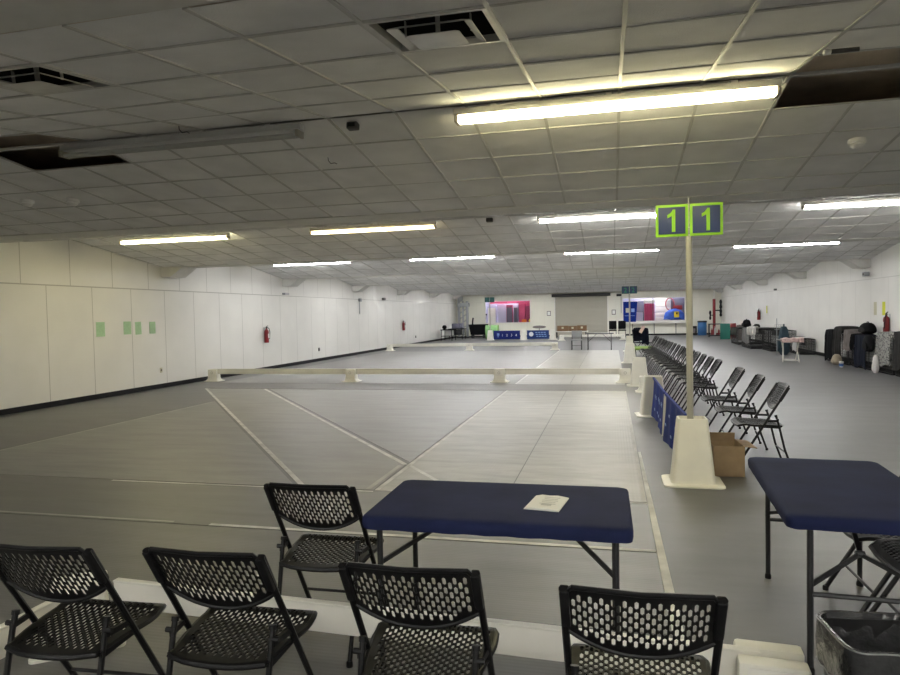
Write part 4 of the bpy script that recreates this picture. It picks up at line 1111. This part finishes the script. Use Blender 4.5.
# tray stand with cloth
t = thing('tray_table', 'folding tray stand with pale crossed legs in the aisle', 'folding stand', (5.42, 22.9, 0), R(-8))
for s in (-1, 1):
    for q in (-1, 1):
        m = MB(); m.tube([(s * .20 - q * .03 * s, q * .26, .012), (s * .20, -q * .22 * .4, .40), (s * .20 + .02 * s, -q * .24, .66)], .014, 8); m.obj('leg', M_white, t)
    m = MB(); m.tube([(s * .20, -.26, .655), (s * .20, .26, .655)], .014, 8); m.obj('top_rail', M_white, t)
m = MB()
for q in (-1, 1): m.tube([(-.18, q * .24, .06), (.18, q * .24, .06)], .012, 8)
m.obj('stretcher', M_white, t)
m = MB(); m.box((0, 0, .68), (.78, .50, .025), bev=.008); m.obj('tray', M_greycover, t)
drape('cloth', 'crumpled pale pink cloth spilling over the tray stand', 'cloth', (5.47, 22.9, 0), R(-8), .62, .48, .705, .09, .08, M_pinkcloth, .04, 12)

# ------------------------------------------------------------------ far floor things
t = thing('folding_table', 'small bare folding table with thin dark legs far down the hall', 'table', (-.52, 30.4, 0))
MB().box((0, 0, .725), (1.22, .61, .035), bev=.008).obj('tabletop', M_leg, t)
for x in (-.5, .5):
    for y in (-.24, .24): MB().tube([(x, y, .71), (x, y, 0)], .014, 8).obj('leg', M_leg, t)
for s in (-1, 1): MB().bar((s * .5, 0, .35), (s * .12, 0, .705), .015).bar((s * .5, -.24, .35), (s * .5, .24, .35), .015).obj('folding_brace', M_leg, t)
# plain grey chair beside it
t = thing('stacking_chair', 'plain grey stacking chair at the end of the small bare table', 'chair', (-1.52, 30.5, 0))
MB().box((0, 0, .44), (.46, .44, .04), bev=.015).obj('seat', M_chrome, t)
MB().box((0, .22, .70), (.46, .04, .30), bev=.015).obj('backrest', M_chrome, t)
for x in (-.21, .21):
    MB().tube([(x, .22, .84), (x, .2, .44), (x, .25, 0)], .014, 8).obj('leg', M_leg, t); MB().tube([(x, -.18, .43), (x, -.22, 0)], .014, 8).obj('leg', M_leg, t)
MB().bar((-.21, -.2, .2), (.21, -.2, .2), .014).obj('crossbar', M_leg, t)
# two high black chairs
def highchair(label, x, y):
    t = thing('office_chair', label, 'chair', (x, y, 0), 0, 'black high-backed chairs by the shutter')
    MB().box((0, 0, .46), (.5, .48, .08), bev=.03).obj('seat', M_coatblack, t)
    MB().box((0, .22, .79), (.48, .08, .54), bev=.035).obj('backrest', M_coatblack, t)
    for a in (-.2, .2):
        for b_ in (-.2, .2): MB().tube([(a, b_, .44), (a * 1.1, b_ * 1.15, 0)], .016, 8).obj('leg', M_blackmetal, t)
highchair('black padded chair beside the shutter guide', .08, 44.6)
highchair('black padded chair nearer the blue flag', .66, 44.6)
# brown boxes on white table before the shutter
t = thing('trestle_table', 'white trestle table carrying the brown cartons before the shutter', 'table', (-2.6, 45.3, 0))
MB().box((0, 0, .40), (2.2, .7, .05), bev=.01).obj('tabletop', M_frame, t)
for x in (-.95, .95):
    for y in (-.28, .28): MB().box((x, y, .19), (.05, .05, .38)).obj('leg', M_leg, t)
for i, (x, w, h, lab) in enumerate(((-3.15, .72, .36, 'brown carton on the trestle table, end nearest the banners'), (-2.5, .55, .34, 'middle brown carton on the trestle table'), (-1.9, .62, .37, 'brown carton on the trestle table, end nearest the black chairs'))):
    t = thing('cardboard_box', lab, 'box', (x, 45.3, .428), 0, 'brown cartons before the shutter')
    MB().box((0, 0, h / 2), (w, .5, h), bev=.006).obj('carton', M_wood, t); MB().box((0, -.252, h * .62), (.13, .004, .12)).obj('sticker', M_paperbeige, t)
# pale green tunnel, oval dish, black cart, tables in the far corner
t = thing('play_tunnel', 'pale green rounded fabric tunnel behind the far blue banner', 'tunnel', (-7.75, 44.3, 0), R(5))
m = MB(); m.loft([[(x + .0, .55 * math.cos(a) * .8, .46 + .46 * math.sin(a)) for a in [2 * PI * j / 24 for j in range(24)]] for x in (-.42, -.3, -.15, 0, .15, .3, .42)]); m.obj('fabric', M_lime2, t)
m = MB(); m.tube([(.42, .45 * math.cos(2 * PI * j / 24), .46 + .46 * math.sin(2 * PI * j / 24)) for j in range(24)], .025, 6, closed=True); m.obj('hoop', M_turf, t)
t = thing('oval_dish', 'brown oval dish standing on a thin post behind the far banners', 'dish', (-4.75, 45.6, 0))
MB().tube([(0, 0, 0), (0, 0, .62)], .02, 8).lathe([(.16, 0), (.16, .03)], n=14).obj('stand', M_leg, t)
m = MB(); m.loft([[(.46 * s * math.cos(2 * PI * j / 24), .1 * math.sin(2 * PI * j / 24), .72 + .10 * s * math.sin(2 * PI * j / 24)) for j in range(24)] for s in (1,)] + [[(.40 * math.cos(2 * PI * j / 24), -.06 + .02 * math.sin(2 * PI * j / 24), .72 + .07 * math.sin(2 * PI * j / 24)) for j in range(24)]]); m.obj('bowl', M_taupe, t)
t = thing('black_cart', 'black rolling tub with an upright handle in the far corner', 'cart', (-9.05, 46.2, 0))
m = MB(); m.loft([rrect(1.0, .5, .06, 4, z=.22), rrect(1.05, .55, .06, 4, z=.3), rrect(1.28, .66, .06, 4, z=.9), rrect(1.34, .72, .06, 4, z=.96), rrect(1.2, .6, .05, 4, z=.93), rrect(1.0, .48, .05, 4, z=.4)]); m.obj('tub', M_coatblack, t)
for x in (-.4, .4):
    for y in (-.18, .18): MB().tube([(x, y - .02, .11), (x, y + .02, .11)], .11, 14).bar((x, y, .11), (x, y, .24), .03).obj('wheel', M_leg, t)
m = MB(); m.tube([(-.42, 0, .9), (-.40, 0, 1.2), (-.36, 0, 1.42)], .05, 10); m.obj('handle', M_coatblack, t)
t = thing('cable_outlet', 'small dark round fitting on the wall above the black tub', 'wall fitting', (-8.75, YF, 1.62)); MB().box((0, -.02, 0), (.12, .04, .12), bev=.015).obj('body', M_leg, t); MB().tube([(0, -.02, -.05), (-.06, -.02, -.4)], .012, 6).obj('cable', M_leg, t)
# grey metal tower in the corner
t = thing('lift_tower', 'tall grey metal tower with braced columns in the far corner', 'metal tower', (-10.3, 47.0, 0))
for x in (-.3, .0, .3): MB().box((x, 0, 1.3), (.16 if x else .10, .14, 2.6)).obj('column', M_chrome, t)
m = MB()
for i in range(5): m.bar((-.3, -.08, .5 + .4 * i), (.3, -.08, .9 + .4 * i), .05)
m.obj('brace', M_chrome, t)
MB().box((.05, -.1, 2.35), (.85, .3, .26), bev=.01).obj('head_box', M_chrome, t)
MB().box((0, 0, .04), (.9, .5, .08), bev=.01).obj('base_plate', M_leg, t)
MB().box((-.2, 0, 2.78), (.34, .3, .36)).obj('top_column', M_chrome, t)
# clutter tables
for i, (x, y, w, lab) in enumerate(((-10.3, 42.4, .8, 'small dark table with a round top thing against the white wall'), (-10.2, 44.6, 1.0, 'dark table in the far corner before the grey tower'))):
    t = thing('side_table', lab, 'table', (x, y, 0))
    MB().box((0, 0, .70), (w, 1.2, .05), bev=.01).obj('tabletop', M_coatblack, t)
    for a in (-1, 1):
        for b_ in (-1, 1): MB().tube([(a * w * .42, b_ * .5, .68), (a * w * .45, b_ * .52, 0)], .022, 8).obj('leg', M_coatblack, t)
    MB().box((0, 0, .3), (w * .8, 1.0, .03)).obj('shelf', M_leg, t)
tag(MB().lathe([(.05, 0), (.13, .06), (.16, .16), (.1, .26), (.0, .28)], n=14).obj('helmet', M_coatblack, loc=(-10.5, 42.2, .726)), 'round black helmet-like thing on the small dark table', 'helmet')
tag(MB().box((0, 0, .17), (.5, .4, .34), bev=.03).obj('storage_tub', M_whitecloth, loc=(-10.25, 42.5, .316)), 'white tub on the shelf of the small dark table', 'tub')
tag(MB().box((0, 0, .17), (.6, .8, .34), bev=.03).obj('storage_tub', M_greyblue, loc=(-10.2, 44.6, .726)), 'slate tub on top of the corner table', 'tub')
tag(MB().box((0, 0, .16), (.55, .6, .32), bev=.03).obj('storage_tub', M_leg, loc=(-10.2, 44.6, .316)), 'dark tub under the corner table', 'tub')
# green low table and dark jacket on a camp chair near the far end of the chair row
t = thing('low_table', 'low green-topped table at the far end of the chair row', 'table', (1.12, 25.45, 0))
MB().box((0, 0, .33), (.75, 1.6, .06), bev=.01).obj('tabletop', M_turf, t)
for x in (-.3, .3):
    for y in (-.65, .65): MB().box((x, y, .15), (.05, .05, .30)).obj('leg', M_leg, t)
t = thing('camp_chair', 'dark folding camp chair beyond the low green table', 'chair', (1.16, 27.6, 0), R(40))
MB().box((0, 0, .43), (.5, .48, .03), bev=.01).obj('seat', M_navycloth, t); MB().box((0, .25, .72), (.5, .03, .46), rot=Matrix.Rotation(-.15, 3, 'X'), bev=.01).obj('backrest', M_navycloth, t)
for x in (-.24, .24):
    MB().tube([(x, -.24, 0), (x, .2, .45), (x, .28, .95)], .014, 8).obj('leg', M_leg, t); MB().tube([(x, .26, 0), (x, -.22, .45)], .014, 8).obj('leg', M_leg, t)
drape('jacket', 'dark jacket with a pink lining thrown over the camp chair', 'jacket', (1.12, 27.68, 0), R(40), .36, .44, .97, .60, .5, M_navycloth, .04, 21, None, .12)
tag(MB().box((0, 0, 0), (.12, .03, .3), rot=Matrix.Rotation(.5, 3, 'Y'), bev=.01).obj('scarf', M_pinkcloth, loc=(1.16, 27.28, .96)), 'pink scarf end lying on the dark jacket', 'scarf')
# wall counter under the right store window
t = thing('wall_counter', 'white ledge under the right store window with dark posts', 'ledge', (3.0, YF - .2, 0))
MB().box((0, 0, .82), (4.3, .36, .035)).obj('ledge', M_frame, t)
for x in (-1.6, -.2, 1.2, 2.1): MB().box((x, -.14, .41), (.04, .04, .82)).obj('post', M_leg, t)

# ------------------------------------------------------------------ world, camera, colour
w = bpy.data.worlds.new('world'); SC.world = w; w.use_nodes = True
w.node_tree.nodes['Background'].inputs[0].default_value = (.8, .85, 1, 1)
w.node_tree.nodes['Background'].inputs[1].default_value = 0.0
cam = bpy.data.cameras.new('camera'); co = bpy.data.objects.new('camera', cam); COL.objects.link(co)
cam.sensor_fit = 'HORIZONTAL'; cam.sensor_width = 36; cam.lens = 672.77 / 900 * 36
yaw, pitch, roll = R(13.517), R(1.9755), R(-1.165)
f = Vector((-math.sin(yaw) * math.cos(pitch), math.cos(yaw) * math.cos(pitch), -math.sin(pitch)))
r_ = Vector((math.cos(yaw), math.sin(yaw), 0)); u = r_.cross(f)
r2 = math.cos(roll) * r_ + math.sin(roll) * u; u2 = math.cos(roll) * u - math.sin(roll) * r_
M3 = Matrix((r2, u2, -f)).transposed().to_4x4(); M3.translation = (0, 0, 1.70)
co.matrix_world = M3
cam.clip_end = 200; cam.clip_start = .05
SC.camera = co
vs = SC.view_settings
vs.view_transform = 'Standard'; vs.look = 'None'; vs.gamma = 1; vs.use_curve_mapping = False; vs.exposure = 1.82
SC.cycles.max_bounces = 8; SC.cycles.diffuse_bounces = 5; SC.cycles.use_denoising = True
SC.cycles.sample_clamp_indirect = 6
